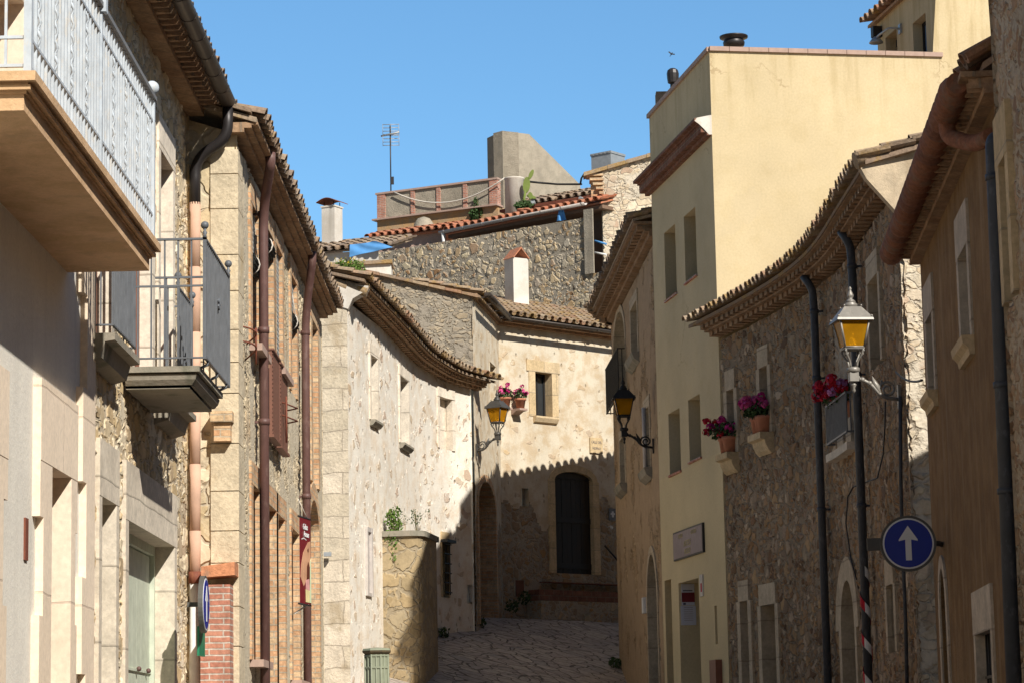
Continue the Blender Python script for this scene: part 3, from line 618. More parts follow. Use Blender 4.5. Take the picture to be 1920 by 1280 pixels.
for x in (S0, S1): b = MB(); finial(b, x, -n, zz + 1.01); b.build('finial', M['rail_grey'], bal, A)
for h in (f0, f2):                                              # two window guards
    b = MB(); railing(b, h['s0'] - .08, h['s1'] + .1, .17, zB + .06, zB + .98, .075, .007, [(zB + .07, .01, .006), (zB + .98, .012, .007)], wallgap=-.0)
    gd = b.build('window_guard', M['rail_grey'], a2, A)
    for x in (h['s0'] - .08, h['s1'] + .1): c = MB(); finial(c, x, -.17, zB + .98); c.build('finial', M['rail_grey'], gd, A)
# eave and gutter
b = MB(); zc = cornice(b, -24, 12, 7.76, [(.04, .33, 'plain', 0), (.1, .29, 'saw', .17), (.05, .14, 'plain', 0)], 20); b.build('cornice', M['soffit'], a2, A)
b = MB(); roof_plane(b, -24, 12.05, -.32, 7.78, .3, 4, step=20); tiles(b, 4, 12.05, -.34, 7.78, .3, .22, 3); b.build('roof', M['tile_grey'], a2, A)
b = MB(); P = [(.075 * cos(pi + pi * k / 10) , .075 * sin(pi + pi * k / 10)) for k in range(11)]; Pi = [(y * .9, z * .9) for y, z in reversed(P)]
b.smooth = True; b.prof([(y - .38, z + 7.68) for y, z in P + Pi], -24, 11.96, 60); b.smooth = False
for i in range(30): x = 11.9 - i * .6; b.prof([(y * 1.06 - .38, z * 1.06 + 7.68) for y, z in P] + [(y - .38, z + 7.685) for y, z in reversed(P)], x - .015, x + .015)
b.box(11.95, 11.965, -.455, -.305, 7.61, 7.68); gu = b.build('gutter', M['gutter_d'], a2, A)
sp, zp = A.at(361, 300, .06); sp = 11.94
b = MB(); b.tube(bend([(11.86, -.38, 7.63), (11.86, -.38, 7.32), (11.94, -.06, 7.14), (11.95, -.06, 6.7)], 7), .052, 12); b.build('downpipe_bend', M['pipe_dark'], gu, A)
zw = A.z(360, 1072, .06)
b = MB(); b.smooth = True
z = 6.72
while z > zw: z2 = max(zw, z - .62); b.cr = random.random(); b.tube([(11.95, -.06, z), (11.95, -.06, z2 + .0)], [.0525, .0495], 12); z = z2
dp = b.build('downpipe', M['downpipe_t'], a2, A)
b = MB(); b.tube([(11.95, -.06, zw + .02), (11.95, -.06, zw - .09)], .062, 12); b.build('pipe_collar', M['rust'], dp, A)
b = MB(); b.tube([(11.95, -.06, zw - .02), (11.95, -.06, .8)], .054, 12); b.build('lower_pipe', M['pipe_white'], dp, A)

# ================================================================== LEFT: patched stone and brick house
BF = Frame((-2.58, 24), (-2.58, 34.7)); BG = Frame((-10, 24), (-2.58, 24)); BN = Frame((-2.58, 34.7), (-10, 34.7))
hb = thing('house', 'stone house with brick window strips, brown downpipes and rolled black blinds', 'house', BF)
O = [op(BF, 471, 484, 383, 646), op(BF, 493, 511, 415, 668), op(BF, 516, 528, 457, 690), op(BF, 545, 555, 515, 730), op(BF, 584, 595, 598, 900)]
Lw = [op(BF, 473, 487, 908, 1236), op(BF, 503, 517, 945, 1290), op(BF, 520, 533, 963, 1290), op(BF, 547, 560, 990, 1274), op(BF, 580, 598, 990, 1290, rise=.42)]
for h in Lw[1:3] + Lw[4:]: h['z0'] = 1.0
b = MB(); wall(b, 0, BF.L, .5, 7.33, O + Lw, .045, zfine=1.9); shell(b, 0.02, BF.L, .6, 7, -.2, 7.3); b.build('wall', M['stone_b'], hb, BF)
b = MB(); zg = lambda s: 7.4 + (BG.L - s) * .3; wall(b, 4.5, BG.L, .8, zg, [], .05, zfine=2); b.build('gable_wall', M['stone_big'], hb, BG)
b = MB(); b.quad((0, 0, .5), (BN.L, 0, .5), (BN.L, 0, 7.3), (0, 0, 7.3)); b.quad((0, 0, .5), (0, 0, 7.3), (0, .6, 7.3), (0, .6, .5)); b.build('rear_wall', M['stone_b'], hb, BN)
b = MB()
z = .6; k = 0
while z < 7.2:                                                  # toothed corner stones
    h_ = random.uniform(.28, .5); w = random.choice((.25, .4, .5)); b.box(-.006, w, -.012, .25, z, min(7.25, z + h_) - .01); z += h_; k += 1
b.build('corner_stones', M['corner_b'], hb, BF)
for h in O + Lw:
    surround(BF, hb, h, M['brick_tan'], .2 if h is not O[4] else .26, .012, .38, .22, name='brick_surround')
    fill_door(BF, hb, h, .34, 'wood_dark', name='window' if h in O else 'door', planks=3, rails=False)
for h in (O[0], Lw[0], Lw[3], O[2]): b = MB(); b.cut(h['s0'] - .15, h['s1'] + .15, -.12, .3, h['z0'] - .07, h['z0']); b.build('sill', M['coping'], hb, BF)
for i, (h, y0) in enumerate(((O[0], 528), (O[1], 500), (O[3], 630))):
    a_, c_ = h['s0'] + .03, h['s1'] - .03; zr = BF.z((484, 511, 555)[i], (508, 478, 612)[i]); b = MB()
    b.smooth = True; b.tube([(a_, .05, zr), (c_, .05, zr)], .085, 12); b.smooth = False
    for k in range(14): q = 2 * pi * k / 14; b.tube([(a_, .05 + .085 * cos(q), zr + .085 * sin(q)), (c_, .05 + .085 * cos(q), zr + .085 * sin(q))], .013, 5)
    bl = b.build('rolled_blind', M['blind'], hb, BF)
    b = MB(); b.tube([((a_ + c_) / 2, .05 + .1 * cos(q), zr + .1 * sin(q)) for q in [2 * pi * k / 12 for k in range(13)]], .008, 5); b.tube([(c_ - .1, -.02, zr), (c_ - .1, .05, h['z1'])], .006, 5); b.build('cord', M['rope'], bl, BF)
for h, zt_, zb_ in ((O[0], h['z1'], 0), (O[2], 0, 0), (O[3], 0, 0)):
    b = MB(); a_, c_ = h['s0'], h['s1']; e_ = h['z0'] + (h['z1'] - h['z0']) * (.55 if h is not O[2] else 0)
    k = -12
    while k < 60:
        for sg in (1, -1):
            x0 = a_ + k * .05; L_ = h['z1'] - e_; P_ = []
            for q in range(13): x = x0 + sg * (L_ * q / 12) * .5; P_.append((x, e_ + L_ * q / 12))
            P_ = [p for p in P_ if a_ <= p[0] <= c_]
            if len(P_) > 1: b.tube([(P_[0][0], .03, P_[0][1]), (P_[-1][0], .03, P_[-1][1])], .0045, 4, cap=False)
        k += 1
    b.build('wire_mesh', M['mesh'], hb, BF)
for i, (pa, pb, ya, yb) in enumerate(((508, 522, 656, 812), (523, 537.5, 682, 832))):   # brown sheet screens in front of the third window
    s0, z1 = BF.at(pa, ya, .07); s1, _ = BF.at(pb, ya, .07); z0 = BF.z(pa, yb, .07); b = MB(); b.box(s0, s1 - .02, -.08, -.05, z0, z1); b.box(s0 - .01, s1, -.1, -.04, z1, z1 + .02); b.box(s0 - .01, s1, -.1, -.02, z0 - .03, z0)
    for k in range(20): z = z0 + (z1 - z0) * (k + .5) / 20; b.box(s0 + .02, s0 + .07, -.086, -.08, z - .012, z + .012)
    b.build('sheet_screen', M['shutter'], hb, BF)
b = MB(); cornice(b, -.1, BF.L + .05, 7.48, [(.025, .21, 'plain', 0), (.03, .15, 'plain', 0), (.04, .08, 'plain', 0)], 20); b.build('cornice', M['soffit'], hb, BF)
b = MB(); roof_plane(b, -.12, BF.L + .08, -.2, 7.52, .3, 3.6, step=20); tiles(b, -.12, BF.L + .08, -.26, 7.5, .3, .24, 4)
b.cr = .2; b.prof([(-.15, 7.56), (-.15, 7.6), (3.4, 8.66), (3.4, 8.6)], -.16, .1); b.build('roof', M['tile_grey'], hb, BF)
for px, yt, P0, yc in ((493, 352, (515, 335), (405, 790, 620)), (571.5, 560, (592, 512), (625, 928))):
    s_ = BF.s(px, 700, .07); zt_ = BF.z(px, yt, .07) - .12; s2, z2 = BF.at(P0[0], P0[1], .24)
    b = MB(); b.tube(bend([(s2 - .0, -.2, 7.5), (s2, -.2, 7.38), (s_, -.08, zt_ - .12), (s_, -.08, .8)], 6), .05, 12)
    for y in yc: z = BF.z(px, y, .07); b.tube([(s_, -.08, z - .03), (s_, -.08, z + .03)], .058, 12); b.box(s_ - .015, s_ + .015, -.05, .02, z - .012, z + .012)
    b.build('downpipe', M['pipe_brown'], hb, BF)
# brick pier with terracotta coping against the gable, broken brick corbel
s0, s1 = BG.s(386, 1180, .3), BG.s(431, 1180, .3); zt_ = BG.z(400, 1095, .3); b = MB(); b.box(s0, s1, -.3, 0, .8, zt_); b.box(s0 - .05, s0, -.3, 0, .8, BG.z(390, 1186, .3)); pier = b.build('brick_pier', M['brick_red'], hb, BG)
b = MB(); b.cr = .3; sl_, sr_ = BG.s(377, 1078, .33), BG.s(440, 1070, .33); za, zb_ = BG.z(368, 1082, .33), BG.z(440, 1077, .33)
b.poly([(sl_, za), (sr_, zb_), (sr_, zb_ + .12), (sl_, za + .1)], -.34, 0); b.build('coping', M['tile_orange'], pier, BG)
s0, z0 = BG.at(401, 826, .12); s1, z1 = BG.at(432, 770, .12); b = MB(); b.box(s0, s1, -.12, 0, z0, z1); b.box(s0 - .03, s1 + .02, -.16, 0, z1 - .1, z1); b.build('brick_corbel', M['brick_tan'], hb, BG)

# ================================================================== LEFT: long plastered house that bends with the lane
CP = [(-2.86, 44.4), (-2.35, 47.8), (-1.98, 50.5), (-1.72, 51.7), (-1.36, 52.9), (-.88, 53.74)]
CF = Curve(CP); CE = Curve(CP); CE.tilt = .045
CE.map = lambda v, m_=CE.map: (lambda p: Vector((p.x, p.y, p.z - .045 * v[0])))(m_(v))
CE.world = lambda v: CE.M @ CE.map(v)
hc = thing('house', 'long pale plastered house under a sagging tiled eave, bending with the lane on the left', 'house', CF)
C1, C2, C3 = op(CF, 695, 708, 664, 785), op(CF, 750, 766, 703, 828), op(CF, 824, 848, 742, 838)
C4 = op(CF, 686, 697, 986, 1115); C5 = op(CF, 829, 841, 1014, 1118); C6 = op(CF, 877, 887, 1095, 1130)
b = MB(); wall(b, 0, CF.L, 2.2, 9.3, [C1, C2, C3, C4, C5, C6], .05); shell(b, 0, CF.L - .6, .5, 6, 1, 9.2)
for h in (C4, C6): reveal(b, h, .12)
b.build('wall', M['plaster_c'], hc, CF)
for h, mt, w in ((C1, 'cutstone', .1), (C2, 'cutstone', .1), (C3, 'cutstone', .12), (C5, 'cutwarm', .05)):
    surround(CF, hc, h, M[mt], w, .008, .34, .2, sill=0)
    if h is C3: b = MB(); b.cut(h['s0'], h['s1'], .16, .2, h['z0'], h['z1']); b.build('blocked_window', M['cutstone'], hc, CF)
    else: fill_window(CF, hc, h, .3, bars=1)
for h in (C1, C2): b = MB(); b.prof([(0, h['z0'] - .11), (-.04, h['z0'] - .1), (-.09, h['z0'] - .04), (-.09, h['z0']), (.2, h['z0']), (.2, h['z0'] - .11)], h['s0'] - .06, h['s1'] + .06, .3); b.build('sill', M['slab'], hc, CF)
b = MB(); a_, c_, e_, f_ = C4['s0'], C4['s1'], C4['z0'], C4['z1']
b.cut(a_ - .0, a_ + .07, -.03, .1, e_, f_); b.cut(c_ - .07, c_, -.03, .1, e_, f_); b.cut(a_ + .07, c_ - .07, -.02, .1, f_ - .08, f_); b.cut(a_ + .07, c_ - .07, -.02, .1, e_, e_ + .06); b.cut(a_ + .07, c_ - .07, .02, .05, e_ + .06, f_ - .08); b.build('white_window', M['gutter_w'], hc, CF)
b = MB(); h = C5
for k in range(4): x = h['s0'] + (h['s1'] - h['s0']) * (k + .5) / 4; b.tube([(x, -.05, h['z0'] + .05), (x, -.05, h['z1'] - .02)], .012, 5)
for k in range(6): z = h['z0'] + .1 + (h['z1'] - h['z0'] - .15) * k / 5; b.cut(h['s0'] - .03, h['s1'] + .03, -.065, -.045, z - .01, z + .01)
b.cut(h['s0'] - .08, h['s1'] + .1, -.14, 0, h['z1'] - .02, h['z1'] + .04); b.build('iron_grille', M['iron'], hc, CF)
b = MB(); h = C6; b.cut(h['s0'], h['s1'], .08, .11, h['z0'], h['z1']); b.build('hatch', M['wood_dark'], hc, CF)
b = MB(); cornice(b, .01, CF.L + .3, 9.6, [(.025, .31, 'plain', 0), (.06, .25, 'dent', .2), (.025, .2, 'plain', 0), (.06, .12, 'dent', .2)], .4); b.build('cornice', M['soffit'], hc, CE)
b = MB(); roof_plane(b, -.14, CF.L + .45, -.34, 9.64, .26, 3.4, step=.6); tiles(b, -.14, CF.L + .5, -.43, 9.65, .26, .235, 3, jit=.018); b.build('roof', M['tile_lichen'], hc, CE)
CG = Frame((-9, 44.4), (-2.86, 44.4)); b = MB(); wall(b, 1.5, CG.L, 1.8, lambda s: 9.35 + (CG.L - s) * .27, [], .3); b.build('gable_wall', M['quoin_c'], hc, CG)
b = MB(); v = lambda s, o=0: 9.35 + (CG.L - s) * .27 + o; b.poly([(CG.L - 3, v(CG.L - 3)), (CG.L + .02, v(CG.L) - .2), (CG.L + .1, v(CG.L) - .02), (CG.L + .34, v(CG.L) + .12), (CG.L + .38, v(CG.L) + .2), (CG.L, v(CG.L, .24)), (CG.L - 3, v(CG.L - 3, .2))], -.03, .35); b.build('verge_plaster', M['plaster_w'], hc, CG)
b = MB()
for k in range(10): b.cr = random.random(); s_ = CG.L + .36 - k * .36; b.tube([(s_, .05, v(s_, .2)), (s_ - .4, .05, v(s_ - .4, .235))], [.1, .085], 10)
b.build('verge_tiles', M['tile_lichen'], hc, CG)
b = MB(); b.quad((0, 0, 2), (4, 0, 2), (4, 0, 9.3), (0, 0, 9.3)); b.build('end_wall', M['plaster_c'], hc, Frame((-.88, 53.74), (-5, 53.9)))
# buttress with a rounded corner and slab cap
sb = CF.s(720, 1100); pb_ = CF.world((sb, 0, 0)); nb = .69
def rounded(s0, s1, n, r, k=6): return [(s0, .1)] + [(s0 + r - r * cos(pi / 2 * i / k), -n + r - r * sin(pi / 2 * i / k)) for i in range(k + 1)] + [(s1, -n), (s1 + .3, .1)]
def drum(b, P, z0, z1, zs=1):
    k = len(P); Z = [z0 + (z1 - z0) * i / zs for i in range(zs + 1)]; v = [(x, y, z) for z in Z for x, y in P]
    b.add(v, [tuple(range(k)), tuple(zs * k + i for i in reversed(range(k)))] + [(j * k + i, j * k + k + i, j * k + k + (i + 1) % k, j * k + (i + 1) % k) for j in range(zs) for i in range(k)])
ztb = CF.z(790, 1004, nb); b = MB(); drum(b, rounded(sb, sb + 1.6, nb, .22), 2.2, ztb); bt = b.build('buttress', M['buttress'], hc, CF)
b = MB(); drum(b, rounded(sb - .06, sb + 1.66, nb + .06, .26), ztb, ztb + .1); b.build('cap_slab', M['slab'], bt, CF)

# ================================================================== END OF THE LANE: sandy house
EL = Frame((-.82, 53.75), (-.3, 57.45)); EF = Frame((-.3, 57.45), (3.6, 61.2)); DG = Frame((-6.5, 53.75), (-.82, 53.75))
he = thing('house', 'sunlit sandy house closing the lane, with a dark double door and a black-framed window', 'house', EL)
E1 = op(EL, 918, 930, 676, 752); E2 = op(EL, 897, 931, 1000, 1160, rise=.0); 
E2 = op(EL, 898, 931, 985, 1168); E2['rise'] = .55; E2['z1'] = EL.z(912, 903); E2['g'] = .05
W1 = op(EF, 1003, 1035, 696, 779); W2 = op(EF, 978, 992, 914, 948); DD = op(EF, 1040, 1113, 910, 1073); DD['rise'] = .2; DD['z1'] = EF.z(1077, 884); DD['g'] = .04; W3 = op(EF, 965, 985, 1086, 1117)
jag = lambda x, z: 1 if z < 6.75 + .25 * sin(x * 3.1) + .18 * sin(x * 7.7 + 1) + (.5 if x > 2.2 else 0) else 0
b = MB(); wall(b, 0, EL.L, 3.4, 10.95, [E1, E2], .06, mf=lambda x, z: 1 if z < 6.2 + .3 * sin(x * 4) else 0); shell(b, .3, EL.L - .8, .6, 5, 2, 10.8)
reveal(b, E1, .3); b.build('side_wall', [M['plaster_e'], M['stone_e']], he, EL)
b = MB(); wall(b, 0, EF.L, 3.6, 10.95, [W1, W2, DD, W3], .06, mf=jag); shell(b, .8, EF.L, .6, 5, 2, 10.8); reveal(b, W2, .25); reveal(b, W3, .1); b.build('wall', [M['plaster_e'], M['stone_e']], he, EF)
surround(EL, he, E2, M['brick_tan'], .16, .012, .5, .16, name='door_surround'); fill_door(EL, he, E2, .45, 'wood_dark')
surround(EF, he, W1, M['cutwarm'], .2, .008, .3, .26, wl=.26); fill_window(EF, he, W1, .22, 'wood_dark', bars=2)
b = MB(); h = W1; b.prof([(0, h['z0'] - .16), (-.05, h['z0'] - .13), (-.1, h['z0'] - .04), (-.1, h['z0']), (.2, h['z0']), (.2, h['z0'] - .16)], h['s0'] - .08, h['s1'] + .12); b.build('sill', M['cutwarm'], he, EF)
surround(EF, he, DD, M['cutwarm'], .2, .012, .2, .16, name='door_surround'); fill_door(EF, he, DD, .1, 'wood_dark', planks=8); fill_window(EF, he, W2, .2, bars=1)
b = MB(); h = W3; b.box(h['s0'], h['s1'], .03, .06, h['z0'], h['z1']); b.build('hatch', M['shutter'], he, EF)
sA_, zA_ = EF.at(1008, 1090, .3); b = MB(); zs_ = EF.z(1010, 1150, .3)
for k in range(2): b.box(sA_ + .35 * k, EF.L, -.34 + .1 * k, 0, EF.z(1060, 1124 - 34 * k, .3) - .02, EF.z(1060, 1090 - 0 * k, .3) if k else EF.z(1060, 1106, .3))
b.build('brick_bench', M['brick_dark'], he, EF)
b = MB(); b.box(sA_ - .1, EF.L, -.5, 0, 3.8, EF.z(1060, 1124, .3) - .02); b.box(sA_ + 1.2, EF.L, -.75, -.5, 3.8, EF.z(1100, 1148, .6)); b.build('stone_step', M['stone_e'], he, EF)
b = MB(); b.box(-.2, 1.7, -.55, 0, 3.8, EF.z(960, 1158, .5)); b.build('stone_ledge', M['slab'], he, EF)
# roof: two planes with a gutter, chimney, and the lichen-edged gable towards the lower roof
b = MB(); roof_plane(b, .3, EL.L + .05, -.12, 11.03, .22, 3.2); tiles(b, .3, EL.L + .05, -.2, 11.06, .22, .2, 5); rfl = b.build('roof', M['tile_lichen'], he, EL)
b = MB(); roof_plane(b, -.1, EF.L, -.3, 11.1, .33, 3.6); tiles(b, -.12, EF.L, -.4, 11.1, .33, .22, 10); rff = b.build('roof', M['tile_lichen'], he, EF)
for f, s0, s1, y in ((EL, .15, EL.L - .05, -.3), (EF, -.3, EF.L, -.45)):
    b = MB(); b.smooth = True; P = [(.065 * cos(pi + pi * k / 8), .065 * sin(pi + pi * k / 8)) for k in range(9)]; b.prof([(q + y, z + 11.06) for q, z in P] + [(q * .85 + y, z * .85 + 11.06) for q, z in reversed(P)], s0, s1, 9); b.smooth = False
    b.box(s0, s0 + .01, y - .065, y + .065, 10.99, 11.06)
    for k in range(5): x = s0 + .3 + k * .9; (b.box(x - .012, x + .012, y - .08, -.0, 11.0, 11.02) if x < s1 else 0)
    b.build('gutter', M['gutter_d'], he, f)
    b = MB(); cornice(b, s0, s1, 11.05, [(.05, .22 if f is EF else .08, 'plain', 0), (.06, .1 if f is EF else .04, 'plain', 0)], 9); b.build('cornice', M['soffit'], he, f)
pc = atY(969.5, 575, 60.2); b = MB(); w = .21; zc0, zc1 = atY(960, 572, 60.2).z - .4, atY(960, 487, 60.2).z
FCh = frame_at((pc.x, 60.2, 0), R(32)); b.box(-w, w, -.2, .2, zc0, zc1); ch = b.build('chimney', M['plaster_w'], he, FCh)
b = MB(); zt_ = atY(960, 466, 60.2).z; b.poly([(-w - .02, zc1), (-w + .01, zc1), (0, zt_ - .04), (w - .01, zc1), (w + .02, zc1), (0, zt_)], -.24, .24); b.build('chimney_cap', M['tile_red'], ch, FCh)
zl = DG.z(890, 553); zr_ = DG.z(600, 489); sl = DG.s(600, 489); tops = lambda s: zl + (DG.L - s) * (zr_ - zl) / (DG.L - sl)
b = MB(); wall(b, .3, DG.L, 9.25, lambda s: tops(s) - .04, [], .055); b.build('gable_wall', M['stone_d'], he, DG)
b = MB(); k = 0; s_ = DG.L + .12
while s_ > .5: b.cr = random.random(); b.poly([(s_, tops(s_) - .04), (s_, tops(s_) + .03), (s_ - .34, tops(s_ - .34) + .015), (s_ - .34, tops(s_ - .34) - .04)], -.08 + random.uniform(-.015, .015), .3); s_ -= .345
b.build('gable_coping', M['tile_lichen'], he, DG)
s0, z0 = DG.at(700, 520, -2.5); s1, z1 = DG.at(733, 496, -2.5); b = MB(); b.poly([(s0 - 1.5, z0 - .6), (s1, z0 - .6), (s1, z1 + .02), (s0 - 1.5, z1 - .05)], 2.5, 3.2); st = b.build('roof_upstand', M['plaster_w'], he, DG)
b = MB(); b.cr = .4; b.poly([(s0 - 1.55, z1 - .05), (s1 + .03, z1 + .02), (s1 + .03, z1 + .1), (s0 - 1.55, z1 + .02)], 2.42, 3.25); b.build('upstand_tiles', M['tile_lichen'], st, DG)

# ================================================================== RIGHT: dark stone house with the tall arched window
IP = (2.075, 53.6); FI = Frame(IP, (2.52, 44.2)); IS = Frame((IP[0] + 4.5, IP[1] + 7.0), IP)
hi = thing('house', 'dark stone house in shade with a tall arched balcony window, right at the lane bend', 'house', FI)
I1 = op(FI, 1172, 1151, 640, 748); I1['rise'] = .75; I1['z1'] = FI.z(1163, 580)
I2 = op(FI, 1194, 1183, 562, 665); I3 = op(FI, 1171, 1163, 815, 908); I4 = op(FI, 1232, 1216, 1110, 1290); I4['rise'] = .9; I4['z1'] = FI.z(1225, 1035); I5 = op(FI, 1217, 1209, 760, 880)
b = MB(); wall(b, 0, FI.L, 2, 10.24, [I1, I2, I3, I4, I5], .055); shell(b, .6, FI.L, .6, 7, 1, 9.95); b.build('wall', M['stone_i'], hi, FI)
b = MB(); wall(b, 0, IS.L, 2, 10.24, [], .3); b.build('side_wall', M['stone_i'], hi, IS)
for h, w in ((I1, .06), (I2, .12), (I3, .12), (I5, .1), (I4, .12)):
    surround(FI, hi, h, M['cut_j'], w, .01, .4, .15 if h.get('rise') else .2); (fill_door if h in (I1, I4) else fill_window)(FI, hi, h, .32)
    if h in (I2, I3, I5): b = MB(); b.prof([(0, h['z0'] - .2), (-.1, h['z0'] - .12), (-.14, h['z0']), (.2, h['z0']), (.2, h['z0'] - .2)], h['s0'] - .15, h['s1'] + .15); b.build('sill', M['slab'], hi, FI)
b = MB(); railing(b, I1['s0'] - .1, I1['s1'] + .1, .16, I1['z0'] + .02, I1['z0'] + .95, .1, .011, [(I1['z0'] + .04, .014, .01), (I1['z0'] + .95, .016, .01)]); b.build('iron_guard', M['iron'], hi, FI)
for F_, s0, s1, c0 in ((FI, -.3, FI.L + .02, 0), (IS, 0, IS.L + .3, 0)):
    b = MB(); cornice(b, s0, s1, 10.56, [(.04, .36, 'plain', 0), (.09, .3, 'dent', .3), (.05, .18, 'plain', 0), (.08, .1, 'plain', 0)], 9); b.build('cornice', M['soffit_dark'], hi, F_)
    b = MB(); roof_plane(b, s0 - .1, s1, -.38, 10.61, .25, 3.2, step=9); tiles(b, s0 - .1, s1, -.46, 10.61, .25, .26, 4, jit=.02); b.build('roof', M['tile_lichen'] if F_ is IS else M['tile_grey'], hi, F_)
b = MB(); s_, z0 = FI.at(1210, 800, .03); z1 = FI.z(1210, 762, .03); b.tube([(s_, -.05, z0 - .9), (s_, -.05, z1)], .04, 8); b.build('vent_pipe', M['gutter_w'], hi, FI)
b = MB(); s_, z0 = FI.at(1208, 1149, .03); z1 = FI.z(1208, 1119, .03); b.box(s_ - .14, s_ + .14, -.06, 0, z0, z1); b.build('meter_box', M['white'], hi, FI)

# ================================================================== RIGHT: tall yellow house
FH = Frame((2.416, 43.06), (3.133, 38.79)); HG = Frame((3.133, 38.79), (3.133 + 6.5, 38.79 + 6.5 * .1725)); HN = Frame((8, 44.0), (2.416, 43.06))
hh = thing('house', 'tall yellow plastered house with a sunlit blank gable and a roof terrace tower', 'house', FH)
H = [op(FH, 1245, 1268, 438, 567), op(FH, 1282, 1306, 407, 534), op(FH, 1253, 1276, 776, 892), op(FH, 1290, 1314, 750, 867)]
HL = [op(FH, 1246, 1261, 1088, 1290), op(FH, 1272, 1313, 1093, 1290)]; 
for h in HL: h['z0'] = 2.0
HS = op(FH, 1339.5, 1345, 1135, 1207); zsp = FH.z(1300, 878); zH = 12.126
b = MB(); wall(b, 0, FH.L, 1.2, zH, H + HL + [HS], .5, mf=lambda x, z: 1 if z < zsp else 0); 
for h in H: reveal(b, h, .28, y=0)
for h in HL: reveal(b, h, .5, 1, y=0)
reveal(b, HS, .12, 1, y=0); shell(b, .6, FH.L - .02, .62, 1, 1, zH - .1); b.build('wall', [M['plaster_h'], M['plaster_h2']], hh, FH)
sT = HG.s(1765, 50); b = MB(); wall(b, 0, HG.L, 1.2, lambda s: zH if s < sT else 15.2, [], .3); b.build('gable_wall', M['plaster_h'], hh, HG)
b = MB(); b.quad((0, 0, 1), (HN.L, 0, 1), (HN.L, 0, zH), (0, 0, zH)); b.build('rear_wall', M['plaster_h'], hh, HN)
b = MB(); b.quad((.5, .3, zH - .5), (HG.L, .3, zH - .5), (HG.L, 4, zH - .5), (.5, 4, zH - .5)); b.build('terrace', M['coping'], hh, HG)
for h in H:
    fill_window(FH, hh, h, .26, 'wood_dark', bars=1); b = MB(); b.box(h['s0'] - .03, h['s1'] + .03, -.03, .2, h['z0'] - .035, h['z0']); b.build('sill', M['brick_red'], hh, FH)
fill_door(FH, hh, HL[0], .45, 'wood_dark'); fill_door(FH, hh, HL[1], .42, 'rail_grey')
b = MB(); b.box(HS['s0'], HS['s1'], .08, .1, HS['z0'], HS['z1']); b.build('meter_slot', M['zinc'], hh, FH)
b = MB(); s_, z0 = FH.at(1343, 1285, .05); z1 = FH.z(1343, 1236, .05); b.box(s_ - .2, s_ + .2, -.1, 0, z0, z1); b.build('meter_cabinet', M['wood_red'], hh, FH)
b = MB()
for f, s0, s1 in ((FH, -.04, FH.L), ):
    n = int((s1 - s0) / .42)
    for k in range(n): b.cr = random.random(); b.box(s0 + (s1 - s0) * k / n, s0 + (s1 - s0) * (k + 1) / n - .008, -.04, .28, zH, zH + .07)
b.build('coping', M['coping'], hh, FH)
b = MB(); n = 12
for k in range(n): b.cr = random.random(); b.box(sT * k / n, sT * (k + 1) / n - .008, -.04, .28, zH + .001, zH + .071)
b.build('coping', M['coping'], hh, HG)
zco = FH.z(1322, 203, .25); b = MB(); b.box(-.2, FH.L, -.27, .0, zco - .05, zco); b.box(-.2, FH.L, -.2, 0, zco - .08, zco - .05); 
n = 26
for k in range(n): b.box(-.18 + (FH.L + .18) * k / n, -.18 + (FH.L + .18) * (k + 1) / n - .015, -.17, 0, zco - .22, zco - .08)
b.box(-.15, FH.L, -.08, 0, zco - .27, zco - .22); b.build('cornice', M['brick_dark'], hh, FH)
b = MB(); b.poly([(-.27, zco - .05), (-.23, zco), (0, zco + .05), (0, zco - .26), (-.05, zco - .26), (-.12, zco - .18), (-.2, zco - .1)], -.006, .0); b.build('cornice_end', M['plaster_w'], hh, HG)
pT0, pT1 = HG.world((sT, 0, 0)), HG.world((sT, 0, 0)) + FH.x * -3.25; TT = Frame((pT1.x, pT1.y), (pT0.x, pT0.y))
T1 = op(TT, 1711, 1738, 45, 130); T1['z0'] = 11.8; T2 = op(TT, 1660, 1683, 72, 130); T2['z0'] = 11.8
b = MB(); wall(b, 0, TT.L, 11.7, TT.z(1640, 36, .15) + .03, [T1, T2], .5); reveal(b, T1, .25, y=0); reveal(b, T2, .25, y=0); shell(b, .3, TT.L - .02, .5, 3, 11.7, TT.z(1640, 36, .15)); b.build('tower_wall', M['plaster_h'], hh, TT)
fill_window(TT, hh, T1, .16, 'wood_dark', 'glass_blue', 2); fill_door(TT, hh, T2, .2, 'wood_dark')
ze = TT.z(1640, 36, .15); b = MB(); roof_plane(b, -.2, TT.L, -.1, ze + .04, .25, 2.2); tiles(b, -.2, TT.L, -.22, ze + .02, .25, .24, 3); b.build('tower_roof', M['tile'], hh, TT)
b = MB(); s_, z_ = TT.at(1690, 55, 0); b.tube(bend([(s_, 0, z_), (s_, -.2, z_ + .02), (s_ - .35, -.28, z_ - .02), (s_ - .42, -.28, z_ - .03)]), .02, 6); b.lathe((s_ - .5, -.28, z_ - .1), [(.02, .1), (.06, .08), (.12, .0), (.115, -.01)], 12); b.box(s_ - .05, s_ + .05, -.04, 0, z_ - .08, z_ + .08); b.build('floodlight', M['zinc'], hh, TT)
b = MB(); s_, z_ = TT.at(1652, 60, 0); b.box(s_ - .07, s_ + .07, -.16, 0, z_ - .1, z_ + .08); b.build('floodlight', M['iron'], hh, TT)
b = MB(); b.box(3.35, 7, 43.2, 45.2, 10, 13.12); b.box(3.57, 7, 45.5, 48, 10, 13.72); b.build('unseen_shade_blocks', M['plaster_h'], hh)  # unseen blocks added behind the gable to shade the pale house's far wall
